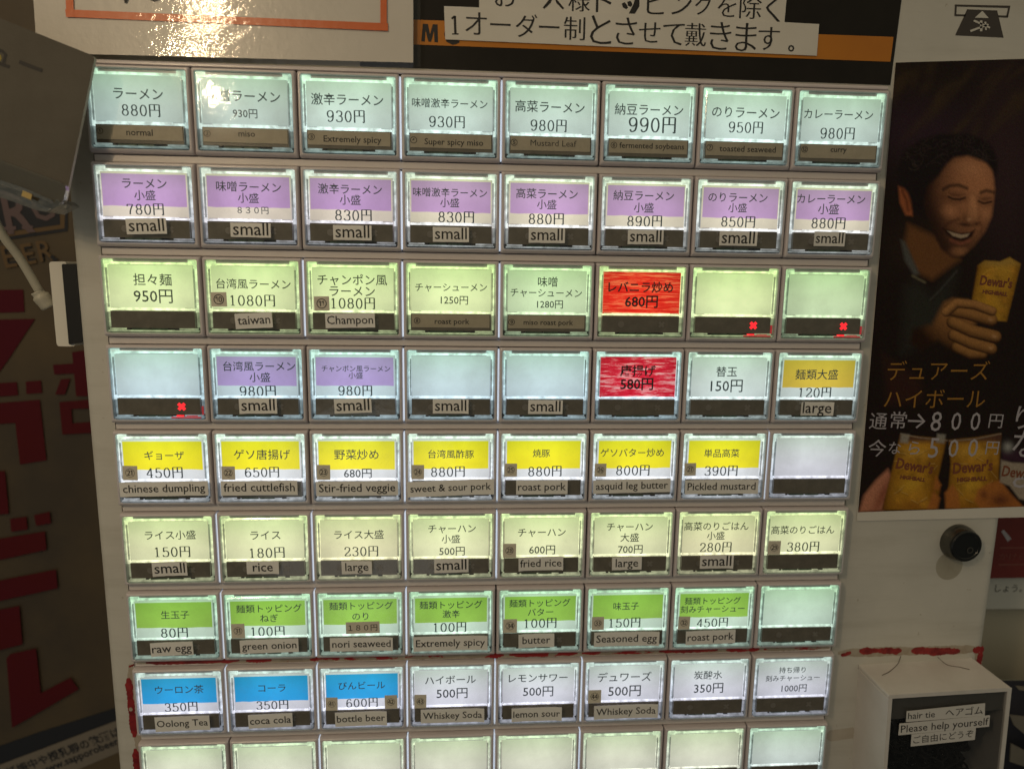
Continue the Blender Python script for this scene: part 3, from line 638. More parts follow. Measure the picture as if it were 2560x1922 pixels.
# the menu banner
BO = (1.2, -4.2, .08)
banner = empty('menu_banner', BO, 'black banner with an orange band and a black letter M behind the paper strips', 'banner')
def bpart(name, mb): o = mb.build(name, banner, BO); o.location = (0, 0, 0); return o
mb = MB(); bk = mat('black_print', (0.014, 0.012, 0.010), 0.45, (0.02, 0.017, 0.014), 40, spec=.2)
mb.slab(p2([(900, -330), (2297, -330), (2226, 213), (900, 166)], PW - .008)[::-1], PW - .008, PW - .002, bk); bpart('banner_sheet', mb)
mb = MB(); og = mat('orange_print', (0.62, 0.23, 0.012), 0.45, (0.50, 0.17, 0.010), 14)
polypx(mb, [(900, 45), (2234, 93), (2226, 155), (900, 107)][::-1], PW - .0095, og); bpart('orange_band', mb)
mb = MB(); polypx(mb, [(1053, 104), (1057, 60), (1070, 61), (1075, 86), (1082, 61), (1094, 62), (1095, 107), (1086, 106), (1085, 78), (1078, 105), (1071, 105), (1064, 77), (1062, 105)][::-1], PW - .011, inkm); bpart('letter', mb)
mb = MB(); putpx(mb, glyphs('e', .03), 1110, 1150, 84, PW - .011, inkm, 0, 1.1, .25, 85); bpart('letter', mb)
# two pasted paper strips
note_m = mat('note_paper', (0.70, 0.67, 0.61), 0.7, (0.75, 0.72, 0.67), 30, 0.1, 900)
def mincho(mb, s, x0, x1, y0, y1, w, m, ws=(0,)):
    for k, dx in enumerate((-.016, -.006, .006, .016)):
        g = glyphs(s, -.011); sc = (x1 - x0) / len(s)
        putpx(mb, g, x0 + dx * sc, x1 + dx * sc, y0, w - .0006 * k, m, 0, 1.0, .36, y1)
o = empty('paper_strip', (1.2, -4.5, .09), 'upper white paper strip with black Japanese text, cut by the picture top', 'paper strip', 'paper strips pasted over the banner')
mb = MB(); w = PW - .014; mb.slab(p2([(1198, -60), (1970, -40), (1961, 58), (1560, 42), (1198, 20)], w)[::-1], w, w + .005, note_m)
s = mb.build('sheet', o, (1.2, -4.5, .09)); s.location = (0, 0, 0)
mb = MB()
for t_, x0, x1, y0, y1 in (('お', 1238, 1290, -10, -8), ('一', 1298, 1350, -8, -6), ('人', 1358, 1410, -4, -2), ('様', 1422, 1474, 2, 4), ('ト', 1490, 1528, 4, 5), ('ピ', 1618, 1668, 8, 10), ('ン', 1680, 1728, 11, 13), ('グ', 1738, 1782, 14, 15), ('を', 1795, 1840, 16, 18), ('除', 1850, 1903, 18, 20), ('く', 1915, 1952, 22, 24)):
    mincho(mb, t_, x0, x1, y0, y1, w - .001, inkm)
for k in range(3): pass
def brush(mb, pts, w, m, hw):
    """a brush stroke through px points, half widths in px"""
    l = []; r2 = []
    for i, p in enumerate(pts):
        a = pts[max(i - 1, 0)]; b = pts[min(i + 1, len(pts) - 1)]; dx, dy = b[0] - a[0], b[1] - a[1]; L = math.hypot(dx, dy) or 1
        h = hw[i]; l.append((p[0] - dy / L * h, p[1] + dx / L * h)); r2.append((p[0] + dy / L * h, p[1] - dx / L * h))
    for i in range(len(pts) - 1): polypx(mb, [l[i], l[i + 1], r2[i + 1], r2[i]], w, m)
brush(mb, [(1558, 8), (1562, 16), (1568, 22)], w - .0012, inkm, [4, 6, 3]); brush(mb, [(1572, 4), (1575, 12), (1579, 16)], w - .0013, inkm, [4, 6, 3]); brush(mb, [(1594, -6), (1591, 14), (1582, 30), (1572, 41)], w - .0014, inkm, [5, 8, 7, 3])
s = mb.build('lettering', o, (1.2, -4.5, .09)); s.location = (0, 0, 0)
o = empty('paper_strip', (1.2, -4.3, .08), 'lower white paper strip with black Japanese order rule, over the orange band', 'paper strip', 'paper strips pasted over the banner')
mb = MB(); w = PW - .022; mb.slab(p2([(1110, 16), (1560, 34), (2048, 61), (2042, 140), (1113, 99)], w)[::-1], w, w + .005, note_m)
s = mb.build('sheet', o, (1.2, -4.3, .08)); s.location = (0, 0, 0)
mb = MB(); S = '1オーダー制とさせて戴きます。'
xs = [1137, 1190, 1251, 1316, 1373, 1436, 1502, 1565, 1624, 1684, 1739, 1801, 1865, 1922, 1978]
for i, (ch, xc) in enumerate(zip(S, xs)):
    yc = 58 + (xc - 1137) * (98 - 58) / (1922 - 1137)
    h_ = {'1': 13, '。': 10}.get(ch, 27); 
    if ch == 'ー': h_ = 26
    if ch == '1': putpx(mb, serif('1'), xc - 9, xc + 9, yc + 3, w - .001, inkm, 0, .95, .41, yc + 3)
    elif ch == '。': putpx(mb, glyphs('o', .02), xc - 8, xc + 8, yc + 20, w - .001, inkm, 0, 1, .25, yc + 20)
    else: mincho(mb, ch, xc - h_ + 1, xc + h_ - 1, yc - 1, yc + 1, w - .001, inkm)
s = mb.build('lettering', o, (1.2, -4.3, .08)); s.location = (0, 0, 0)

# ------------------------------------------------------------------ highball poster (printed picture as colour on a fine sheet)
def seg_d(px, py, a, b):
    ax, ay = a; bx, by = b; dx, dy = bx - ax, by - ay; t = np.clip(((px - ax) * dx + (py - ay) * dy) / (dx * dx + dy * dy + 1e-9), 0, 1)
    return np.hypot(px - ax - t * dx, py - ay - t * dy)
def pmask(px, py, poly, soft):
    ins = np.zeros(px.shape, bool); d = np.full(px.shape, 1e9); n = len(poly)
    for i in range(n):
        (x0, y0), (x1, y1) = poly[i], poly[(i + 1) % n]
        c = ((y0 > py) != (y1 > py)) & (px < (x1 - x0) * (py - y0) / ((y1 - y0) if y1 != y0 else 1e-9) + x0); ins ^= c
        d = np.minimum(d, seg_d(px, py, poly[i], poly[(i + 1) % n]))
    sd = np.where(ins, d, -d); return np.clip(.5 + sd / (2 * soft), 0, 1)
def smask(px, py, pts, hw, soft=2):
    d = np.full(px.shape, 1e9)
    for i in range(len(pts) - 1): d = np.minimum(d, seg_d(px, py, pts[i], pts[i + 1]))
    return np.clip(.5 + (hw - d) / (2 * soft), 0, 1)
def blob(px, py, cx, cy, rx, ry, ang=0):
    a = math.radians(ang); X = (px - cx) * math.cos(a) + (py - cy) * math.sin(a); Y = -(px - cx) * math.sin(a) + (py - cy) * math.cos(a)
    return np.exp(-((X / rx) ** 2 + (Y / ry) ** 2))
def painted_sheet(name, corners, w, nx, ny, paint, parent, org, rough=0.4):
    q = [np.array(at(x, y, w)) for x, y in corners]
    A, Bb = np.meshgrid(np.linspace(0, 1, nx + 1), np.linspace(0, 1, ny + 1)); A = A.ravel(); Bb = Bb.ravel()
    U = (q[0][0] * (1 - A) + q[1][0] * A) * (1 - Bb) + (q[3][0] * (1 - A) + q[2][0] * A) * Bb
    V = (q[0][1] * (1 - A) + q[1][1] * A) * (1 - Bb) + (q[3][1] * (1 - A) + q[2][1] * A) * Bb
    X = np.stack([U, V, np.full_like(U, w)], 1); Q = X @ RC.T + TV
    px = 1280 + FOC * Q[:, 0] / Q[:, 2]; py = 961 + FOC * Q[:, 1] / Q[:, 2]
    rgb = paint(px, py)
    k = (np.arange(ny)[:, None] * (nx + 1) + np.arange(nx)[None, :]).ravel()
    fs = np.stack([k, k + nx + 1, k + nx + 2, k + 1], 1)
    me = bpy.data.meshes.new(name)
    co = np.stack([(U - org[0]) * P, np.full_like(U, (w - org[2]) * P), -(V - org[1]) * P], 1)
    me.vertices.add(len(co)); me.vertices.foreach_set('co', co.ravel())
    me.loops.add(fs.size); me.polygons.add(len(fs)); me.loops.foreach_set('vertex_index', fs.ravel().astype(np.int32))
    me.polygons.foreach_set('loop_start', np.arange(0, fs.size, 4, dtype=np.int32)); me.polygons.foreach_set('loop_total', np.full(len(fs), 4, np.int32)); me.update(calc_edges=True)
    at_ = me.color_attributes.new('print', 'FLOAT_COLOR', 'POINT'); at_.data.foreach_set('color', np.concatenate([rgb, np.ones((len(rgb), 1))], 1).astype(np.float32).ravel())
    m, nt, b = nodes(name + '_print'); a = N(nt, 'ShaderNodeAttribute'); a.attribute_name = 'print'; nt.links.new(a.outputs['Color'], b.inputs['Base Color'])
    b.inputs['Roughness'].default_value = rough; b.inputs['Specular IOR Level'].default_value = .12
    me.materials.append(m); o = link(name, me, parent); return o
def paint_ad(px, py):
    rg = np.random.default_rng(2)
    c = np.zeros((len(px), 3)); c[:] = (.018, .012, .010)
    def lay(m, col, k=1.0):
        nonlocal c
        c = c * (1 - (m * k)[:, None]) + np.array(col) * (m * k)[:, None]
    lay(blob(px, py, 2300, 330, 160, 90), (.045, .022, .04), .8); lay(blob(px, py, 2520, 420, 80, 260), (.055, .028, .035), .8)
    for i in range(26):
        x, y = rg.uniform(2230, 2560), rg.uniform(170, 330); lay(blob(px, py, x, y, rg.uniform(5, 14), rg.uniform(20, 60), rg.uniform(20, 60)), (.07, .045, .02), .4)
    lay(blob(px, py, 2290, 620, 70, 60), (.05, .03, .02), .5)
    # hair, ear, neck, face
    lay(pmask(px, py, [(2250, 470), (2246, 420), (2275, 370), (2330, 345), (2420, 340), (2480, 370), (2492, 430), (2420, 395), (2370, 400), (2350, 440), (2310, 470), (2300, 540), (2275, 520)], 8), (.022, .014, .018))
    lay(pmask(px, py, [(2270, 560), (2335, 590), (2400, 650), (2330, 700), (2290, 680), (2262, 610)], 9), (.20, .085, .03))
    lay(pmask(px, py, [(2246, 466), (2262, 468), (2280, 500), (2281, 540), (2264, 538), (2250, 508)], 4), (.42, .13, .05)); lay(smask(px, py, [(2256, 478), (2266, 500), (2270, 525)], 3, 4), (.18, .05, .02))
    face = [(2384, 392), (2418, 386), (2455, 396), (2482, 425), (2487, 473), (2480, 540), (2464, 578), (2436, 615), (2408, 640), (2382, 645), (2352, 622), (2334, 577), (2316, 531), (2308, 485), (2320, 460), (2346, 436), (2366, 408)]
    fm = pmask(px, py, face, 4.5)
    def ellip(cx, cy, rx, ry, an):          # surface of an ellipsoid seen from the front -> light from the upper right
        t = math.radians(an); X = ((px - cx) * math.cos(t) + (py - cy) * math.sin(t)) / rx; Y = (-(px - cx) * math.sin(t) + (py - cy) * math.cos(t)) / ry
        z = np.sqrt(np.clip(1 - X * X - Y * Y, 0, 1)); return np.clip(X * .38 - Y * .42 + z * .82, 0, 1)
    def shade(mask, sh, dark, light, k=1.0):
        nonlocal c
        col = np.array(dark) + (np.array(light) - np.array(dark)) * sh[:, None]; mm = (mask * k)[:, None]; c = c * (1 - mm) + col * mm
    sh = ellip(2404, 512, 96, 140, 10)
    shade(fm, sh ** 1.6, (.05, .02, .012), (.60, .26, .125))
    shade(fm * blob(px, py, 2370, 530, 24, 20), ellip(2370, 532, 30, 24, 20), (.2, .08, .04), (.72, .32, .16), .75)      # cheek
    shade(fm * blob(px, py, 2462, 538, 15, 19), ellip(2460, 540, 20, 24, 0), (.2, .08, .04), (.66, .30, .15), .65)
    shade(fm * blob(px, py, 2396, 630, 28, 15), ellip(2396, 632, 32, 18, 0), (.15, .06, .03), (.58, .26, .12), .7)       # chin
    lay(fm * blob(px, py, 2428, 420, 36, 20, 8), (.70, .33, .17), .55)                                                   # brow
    lay(fm * blob(px, py, 2390, 492, 30, 13, 5), (.16, .06, .03), .75); lay(fm * blob(px, py, 2464, 500, 20, 12), (.16, .06, .03), .75)   # sockets
    shade(fm * pmask(px, py, [(2426, 480), (2438, 482), (2444, 520), (2450, 545), (2440, 560), (2418, 564), (2402, 556), (2404, 544), (2422, 520)], 6), ellip(2428, 525, 20, 42, -5), (.22, .09, .04), (.72, .34, .17), .75)   # nose
    lay(fm * blob(px, py, 2412, 562, 18, 5, 8), (.05, .02, .012), .9); lay(fm * blob(px, py, 2441, 560, 9, 5), (.07, .025, .015), .8); lay(fm * blob(px, py, 2423, 549, 6, 5), (.78, .42, .24), .6)
    for e in ([(2358, 474), (2374, 465), (2396, 463), (2417, 471)], [(2452, 482), (2466, 477), (2484, 481)]):
        for q in range(3): lay(smask(px, py, [(x, y + q * 2 - 2) for x, y in e], 2.2, 4), (.03, .015, .010), .6)
    for e in ([(2372, 492), (2384, 498), (2400, 499), (2412, 495)], [(2447, 503), (2460, 509), (2478, 505)]):
        lay(smask(px, py, e, 2.6, 2.6), (.015, .008, .006), .95); lay(smask(px, py, [(x, y - 10) for x, y in e], .8, 3), (.10, .04, .02), .5); lay(smask(px, py, [(x - 2, y - 5) for x, y in e], 1, 3), (.50, .23, .12), .5); lay(smask(px, py, [(x, y + 8) for x, y in e], .8, 4), (.20, .08, .04), .45)
    for l_ in ([(2328, 478), (2348, 488), (2366, 491)], [(2332, 494), (2350, 496), (2366, 495)]): lay(smask(px, py, l_, .8, 2.5), (.12, .045, .025), .5)
    lay(smask(px, py, [(2396, 548), (2374, 556), (2356, 570), (2348, 592)], 2.2, 5), (.08, .03, .016), .8); lay(smask(px, py, [(2450, 556), (2456, 568), (2450, 584)], 1.5, 4), (.12, .045, .02), .6)
    lay(pmask(px, py, [(2356, 570), (2376, 577), (2400, 583), (2424, 581), (2438, 574), (2430, 592), (2410, 604), (2386, 600), (2366, 586)], 3), (.035, .012, .009))
    lay(pmask(px, py, [(2368, 577), (2386, 583), (2404, 587), (2424, 584), (2418, 592), (2402, 596), (2382, 590)], 2), (.55, .42, .30))
    for x in (2380, 2389, 2397, 2405, 2413): lay(smask(px, py, [(x, 580), (x, 594)], .3, 1), (.22, .14, .09), .5)
    lay(smask(px, py, [(2376, 600), (2400, 610), (2424, 602)], 3, 3.5), (.36, .11, .07), .7); lay(smask(px, py, [(2380, 612), (2402, 617), (2420, 612)], 1.5, 4), (.10, .04, .02), .6)
    lay(fm * blob(px, py, 2330, 560, 30, 70, -20), (.03, .014, .01), .75)
    # wavy hair
    hm0 = pmask(px, py, [(2250, 466), (2244, 420), (2262, 380), (2300, 350), (2350, 336), (2420, 334), (2470, 356), (2494, 400), (2490, 440), (2470, 408), (2420, 390), (2385, 394), (2364, 412), (2346, 440), (2318, 466), (2302, 540), (2280, 520), (2270, 480)], 6)
    lay(hm0, (.014, .010, .011))
    for i in range(120):
        x0, y0 = rg.uniform(2250, 2490), rg.uniform(335, 420); r0 = rg.uniform(6, 20); a0 = rg.uniform(0, 6.28)
        lay(smask(px, py, [(x0 + r0 * math.cos(a0 + q * .5), y0 + r0 * .8 * math.sin(a0 + q * .5)) for q in range(5)], .5, 1.6) * hm0, (.07, .05, .045), .55)
    # shirt
    lay(pmask(px, py, [(2252, 600), (2262, 605), (2298, 684), (2286, 690), (2262, 650)], 5), (.11, .115, .11)); lay(smask(px, py, [(2282, 690), (2300, 700), (2312, 706)], 3, 2), (.22, .19, .12), .8)
    lay(pmask(px, py, [(2262, 720), (2292, 700), (2330, 740), (2380, 690), (2392, 676), (2360, 800), (2300, 860), (2258, 880)], 20), (.040, .046, .038), .7)
    lay(smask(px, py, [(2392, 678), (2350, 726), (2325, 750)], 1.5, 3), (.09, .095, .09), .7)
    # glass held up and hand
    gm = pmask(px, py, [(2444, 664), (2462, 652), (2500, 655), (2524, 644), (2551, 660), (2534, 730), (2516, 803), (2470, 800), (2430, 749)], 3)
    sg_ = np.sqrt(np.clip(1 - ((px - 2490 + (py - 730) * .28) / 62) ** 2, 0, 1)); shade(gm, sg_ ** 1.3, (.16, .06, .006), (.66, .36, .04)); lay(gm * blob(px, py, 2500, 655, 60, 12), (.50, .32, .08), .8); lay(gm * blob(px, py, 2468, 740, 16, 60, -10), (.72, .38, .03), .6); lay(gm * blob(px, py, 2530, 740, 8, 80, 10), (.32, .14, .01), .7)
    lay(smask(px, py, [(2455, 690), (2470, 676), (2500, 670), (2532, 680)], 1.5, 2), (.75, .45, .06), .7)
    for i in range(26): lay(gm * blob(px, py, rg.uniform(2440, 2545), rg.uniform(660, 800), rg.uniform(4, 14), rg.uniform(4, 12), rg.uniform(0, 90)), rg.choice([.85, .25, .18]) * np.array((1.0, .46, .05)), .45)
    def finger(pts, r, dark=(.05, .02, .008), light=(.56, .27, .085), k=.97):
        d = np.full(px.shape, 1e9); side = np.zeros(px.shape)
        for i in range(len(pts) - 1):
            di = seg_d(px, py, pts[i], pts[i + 1]); dx, dy = pts[i + 1][0] - pts[i][0], pts[i + 1][1] - pts[i][1]; L = math.hypot(dx, dy)
            sd = ((px - pts[i][0]) * dy - (py - pts[i][1]) * dx) / L; up = di < d; side = np.where(up, sd, side); d = np.minimum(d, di)
        z = np.sqrt(np.clip(1 - (d / r) ** 2, 0, 1)); shade(np.clip(.5 + (r - d) / 3.5, 0, 1), np.clip(z * .75 + side / r * .38, 0, 1) ** 1.4, dark, light, k)
    shade(pmask(px, py, [(2361, 757), (2382, 748), (2420, 752), (2440, 800), (2420, 880), (2380, 876), (2345, 850), (2304, 876), (2274, 856), (2282, 822), (2330, 812)], 8), ellip(2370, 800, 90, 90, 0) ** 1.5, (.03, .013, .006), (.46, .21, .07))
    finger([(2392, 868), (2426, 884), (2456, 884)], 14); finger([(2384, 838), (2428, 858), (2478, 872)], 15); finger([(2382, 806), (2430, 828), (2488, 842)], 16); finger([(2376, 774), (2420, 784), (2478, 800)], 16)
    finger([(2366, 780), (2392, 758), (2436, 762), (2480, 778)], 12, light=(.66, .32, .11))
    for q in ((2476, 801), (2486, 843), (2477, 872)): lay(blob(px, py, q[0], q[1] - 2, 6, 4, 20), (.72, .42, .22), .5)
    # glasses at the bottom, hands round them
    lay(pmask(px, py, [(2220, 1172), (2228, 1190), (2208, 1275), (2148, 1279), (2160, 1238), (2190, 1200)], 5), (.62, .26, .16)); lay(blob(px, py, 2205, 1240, 12, 50, 25), (.26, .06, .03), .7)
    lay(pmask(px, py, [(2210, 890), (2300, 950), (2305, 1000), (2220, 1010)], 14), (.10, .03, .02), .35)
    for g, lt in (([(2251, 1088), (2300, 1092), (2367, 1098), (2343, 1200), (2352, 1225), (2338, 1271), (2204, 1274), (2226, 1190)], -1), ([(2372, 1100), (2440, 1094), (2503, 1083), (2497, 1180), (2496, 1268), (2364, 1270), (2372, 1210), (2377, 1160)], 1)):
        gm = pmask(px, py, g, 3); cx = (2300 if lt < 0 else 2437) + (py - 1100) * (-.14 if lt < 0 else -.03); sg_ = np.sqrt(np.clip(1 - ((px - cx) / 68) ** 2, 0, 1)); shade(gm, sg_ ** 1.4, (.14, .05, .006), (.64, .32, .03)); lay(gm * np.clip((1112 - py) / 14, 0, 1), (.10, .045, .04), .9)
        cx = 2288 if lt < 0 else 2436
        lay(gm * blob(px, py, cx, 1130, 50, 14), (.80, .48, .08), .6); lay(gm * blob(px, py, cx - 10, 1210, 30, 16, -20), (.80, .50, .05), .6); lay(gm * blob(px, py, cx + 45, 1200, 12, 70), (.30, .12, .01), .7); lay(gm * blob(px, py, cx, 1268, 60, 20), (.30, .10, .01), .7)
        for i in range(34): lay(gm * blob(px, py, cx + rg.uniform(-55, 55), rg.uniform(1110, 1265), rg.uniform(4, 14), rg.uniform(4, 12), rg.uniform(0, 90)), rg.choice([.85, .28, .2]) * np.array((1.0, .50, .05)), .35)
    for i in range(26):      # ice edges
        x0, y0 = rg.uniform(2235, 2340) if i % 2 else rg.uniform(2380, 2490), rg.uniform(1118, 1255); ang_ = rg.uniform(-.9, .9); L0 = rg.uniform(10, 26)
        lay(smask(px, py, [(x0, y0), (x0 + L0 * math.cos(ang_), y0 + L0 * math.sin(ang_))], .6, 1.2), (.95, .66, .22), .5); lay(smask(px, py, [(x0, y0 + 3), (x0 + L0 * math.cos(ang_), y0 + 3 + L0 * math.sin(ang_))], .8, 1.6), (.20, .08, .01), .5)
    for x, y in ((2262, 1096), (2352, 1096)): lay(pmask(px, py, [(x - 9, y - 12), (x + 12, y - 10), (x + 8, y + 12), (x - 12, y + 10)], 3), (.40, .38, .34), .8)
    lay(smask(px, py, [(2252, 1084), (2300, 1094), (2368, 1101)], 1.2, 1.6), (.4, .33, .25), .8); lay(smask(px, py, [(2374, 1102), (2440, 1097), (2502, 1084)], 1.2, 1.6), (.4, .33, .25), .8)
    for q in ([(2340, 1190), (2353, 1212), (2346, 1225), (2334, 1222)], [(2334, 1228), (2350, 1245), (2344, 1271), (2318, 1272)], [(2364, 1270), (2362, 1232), (2382, 1210), (2396, 1230), (2400, 1270)], [(2444, 1224), (2470, 1208), (2500, 1200), (2530, 1238), (2560, 1268), (2450, 1270), (2436, 1250)]):
        lay(pmask(px, py, q, 4), (.52, .18, .04), .9)
    lay(blob(px, py, 2500, 1250, 26, 16), (.14, .04, .02), .8); lay(blob(px, py, 2460, 1236, 10, 12), (.18, .05, .02), .7)
    lay(pmask(px, py, [(2503, 1148), (2530, 1156), (2600, 1158), (2600, 1260), (2548, 1246), (2524, 1214), (2500, 1205)], 3), (.42, .35, .28))
    lay(pmask(px, py, [(2505, 1130), (2600, 1118), (2600, 1160), (2505, 1150)], 4), (.05, .02, .04)); lay(blob(px, py, 2520, 1117, 12, 12), (.5, .5, .5), .8)
    c += np.array((.006, .003, .003)); c *= (1 + rg.normal(0, .10, (len(c), 1))); c += rg.normal(0, .004, c.shape) 
    return np.clip(c * .84, .002, .9)
AO = (4.15, 1.1, .05)
ad = empty('highball_poster', AO, 'dark drink poster of a laughing man raising a glass, right of the buttons', 'poster')
mb = MB(); w = PW - .012
mb.slab(p2([(2239, 157), (2900, 138), (2900, 1285), (2142, 1302)], w)[::-1], w, w + .006, note_m); o = mb.build('paper_sheet', ad, AO); o.location = (0, 0, 0)
painted_sheet('printed_picture', [(2239, 157), (2760, 142), (2760, 1259), (2145, 1280)], w - .002, 300, 540, paint_ad, ad, AO)
goldp = mat('gold_print', (0.36, 0.17, 0.02), 0.5); whitep = mat('white_print', (0.44, 0.41, 0.46), 0.5); brownp = mat('brown_print', (0.20, 0.055, 0.02), 0.5)
mb = MB(); w2 = w - .004
putpx(mb, glyphs('デュアーズ', -.004), 2219, 2473, 928, w2, goldp, 0, 1.0); putpx(mb, glyphs('ハイボール', -.004), 2211, 2463, 998, w2, goldp)
o = mb.build("headline_lettering", ad, AO); o.location = (0, 0, 0); mb = MB()
for t_, x0, x1, y in (('通', 2174, 2218, 1053), ('常', 2226, 2266, 1051), ('→', 2270, 2314, 1050), ('8', 2328, 2354, 1052), ('0', 2379, 2403, 1052), ('0', 2427, 2451, 1052), ('円', 2473, 2507, 1052),
                      ('今', 2171, 2215, 1121), ('な', 2222, 2252, 1120), ('ら', 2272, 2300, 1120), ('5', 2323, 2347, 1118), ('0', 2372, 2396, 1119), ('0', 2421, 2445, 1118), ('円', 2465, 2497, 1119), ('よ', 2535, 2600, 1185), ('な', 2532, 2600, 1110), ('り', 2540, 2580, 1045)):
    putpx(mb, glyphs(t_, .0), x0, x1, y, w2, whitep, -2, .95 if t_ not in '0580' else 1.15, .36 if t_ != '→' else .36)
o = mb.build('price_lettering', ad, AO); o.location = (0, 0, 0); mb = MB()
for t_, x0, x1, y, ro, of in (("Dewar's", 2240, 2335, 1166, -9, .03), ("Dewar's", 2383, 2482, 1168, 5, .03), ('HIGHBALL', 2250, 2315, 1196, -7, .05), ('HIGHBALL', 2393, 2468, 1198, 3, .05), ("Dewar's", 2450, 2532, 706, -6, .03), ('HIGHBALL', 2456, 2520, 733, -6, .05), ("Dewar's", 2505, 2600, 1183, -6, .02)):
    putpx(mb, glyphs(t_, of), x0, x1, y, w2, brownp, ro, 1.25 if 'D' in t_ else .9, .30)
o = mb.build('glass_lettering', ad, AO); o.location = (0, 0, 0)

# ------------------------------------------------------------------ red tape, worn
def tape_mat(name, thr, stretch):
    return mat(name, (0.36, 0.30, 0.24), 0.65, (0.34, 0.012, 0.016), 90, 0.3, 700, stretch=stretch, thr=(thr - .02, thr + .02))
def ragged(mb, p0, p1, hw, w, m, n=40, j=.15, cut=()):
    rnd = random.Random(int(p0[0] * 7 + p0[1])); L = []; Rr = []; n = n * 2
    dx, dy = p1[0] - p0[0], p1[1] - p0[1]; ln = math.hypot(dx, dy); nx, ny = -dy / ln, dx / ln
    def walk():
        x = 0; o = []
        for _ in range(n + 1): x = x * .82 + rnd.uniform(-1, 1) * j * .45; o.append(x + rnd.uniform(-1, 1) * j * .16)
        return o
    A_, B_ = walk(), walk()
    for i in range(n + 1):
        t = i / n; en = min(1, .35 + 6 * min(t, 1 - t)); h1 = hw * max(.15, 1 + A_[i]) * en; h2 = hw * max(.15, 1 + B_[i]) * en
        L.append((p0[0] + dx * t + nx * h1, p0[1] + dy * t + ny * h1)); Rr.append((p0[0] + dx * t - nx * h2, p0[1] + dy * t - ny * h2))
    for i in range(n): mb.poly([(*L[i], w), (*L[i + 1], w), (*Rr[i + 1], w), (*Rr[i], w)], m)
resid = mat('tape_residue', (0.50, 0.44, 0.36), 0.6, (0.40, 0.33, 0.26), 200, 0.3, 600); redt = mat('red_tape', (0.19, 0.006, 0.010), 0.4, (0.36, 0.025, 0.025), 160, 0.5, 500, thr=(.4, .6))
redt2 = tape_mat('flaked_red_tape', .46, (1, 1, 2.2)); redt3 = tape_mat('flaked_red_tape_sparse', .53, (1, 1, 2))
# along the bar above the drinks row
vb = 3 * RP + .036
o = empty('red_tape', (0, vb, .07), 'flaking dark red tape along the bar above the drinks buttons', 'tape', 'worn red tape round the drinks buttons')
def tp(name, mb, o, org): q = mb.build(name, o, org); q.location = (0, 0, 0)
mb = MB(); ragged(mb, (-3.96, vb), (3.95, vb), .030, .0105, resid, 160, .15); tp('tape_residue', mb, o, (0, vb, .07))
mb = MB(); ragged(mb, (-3.86, vb - .004), (-2.85, vb - .008), .027, .0090, redt, 40, .35)
for a, b, m in ((-2.78, -2.5, redt2), (-2.40, -2.16, redt3), (-2.08, -1.75, redt2), (-1.7, -1.1, redt2), (-1.02, -.40, redt3), (-.34, .10, redt3), (.16, .95, redt2), (1.0, 1.85, redt2), (1.9, 2.6, redt), (2.7, 3.1, redt2), (3.15, 3.85, redt3)): ragged(mb, (a, vb), (b, vb - .003), .024, .0087, m, 30, .5)
tp('tape_strip', mb, o, (0, vb, .07))
# vertical at the left
def uvl(x, y): return at(x, y, PW - .002)
o = empty('red_tape', (-4.1, 3.6, PW), 'worn red tape running down the left edge of the drinks buttons', 'tape', 'worn red tape round the drinks buttons')
mb = MB(); ragged(mb, uvl(326, 1660), uvl(362, 1985), .052, PW - .0015, resid, 60, .2); tp('tape_residue', mb, o, (-4.1, 3.6, PW))
mb = MB(); ragged(mb, uvl(321, 1694), uvl(336, 1842), .043, PW - .003, redt, 40, .35); ragged(mb, uvl(338, 1870), uvl(352, 1990), .040, PW - .003, redt, 30, .3); ragged(mb, uvl(322, 1666), uvl(336, 1660), .012, PW - .003, redt, 8, .5)
q = uvl(327, 1772); mb.poly([(q[0] + .022 * math.cos(i), q[1] + .026 * math.sin(i * 1.0), PW - .0045) for i in [k * math.pi / 4 for k in range(8)]], resid)
tp('tape_strip', mb, o, (-4.1, 3.6, PW))
o = empty('red_tape', (5, 2.8, PW), 'cracked red tape on the panel above the hair tie box', 'tape', 'worn red tape round the drinks buttons')
mb = MB(); ragged(mb, uvl(2095, 1632), uvl(2455, 1622), .056, PW - .0015, resid, 60, .18); ragged(mb, uvl(2448, 1618), uvl(2440, 1735), .05, PW - .0018, resid, 20, .2); tp('tape_residue', mb, o, (5, 2.8, PW))
mb = MB()
for a, b, h in (((2102, 1638), (2128, 1630), .026), ((2148, 1626), (2254, 1626), .042), ((2278, 1626), (2400, 1628), .046), ((2432, 1625), (2460, 1622), .042)): ragged(mb, uvl(*a), uvl(*b), h, PW - .003, redt, 30, .35)
ragged(mb, uvl(2452, 1630), uvl(2444, 1668), .038, PW - .0036, redt, 12, .4); tp('tape_strip', mb, o, (5, 2.8, PW))
mb = MB(); ragged(mb, uvl(2066, 1840), uvl(2140, 1830), .075, PW - .0015, mat('old_glue', (0.44, 0.38, 0.31), 0.5, (0.54, 0.49, 0.42), 60), 14, .08)
tag(mb.build('tape_residue_patch', None), 'dull patch of old tape glue left of the hair tie box', 'tape residue')

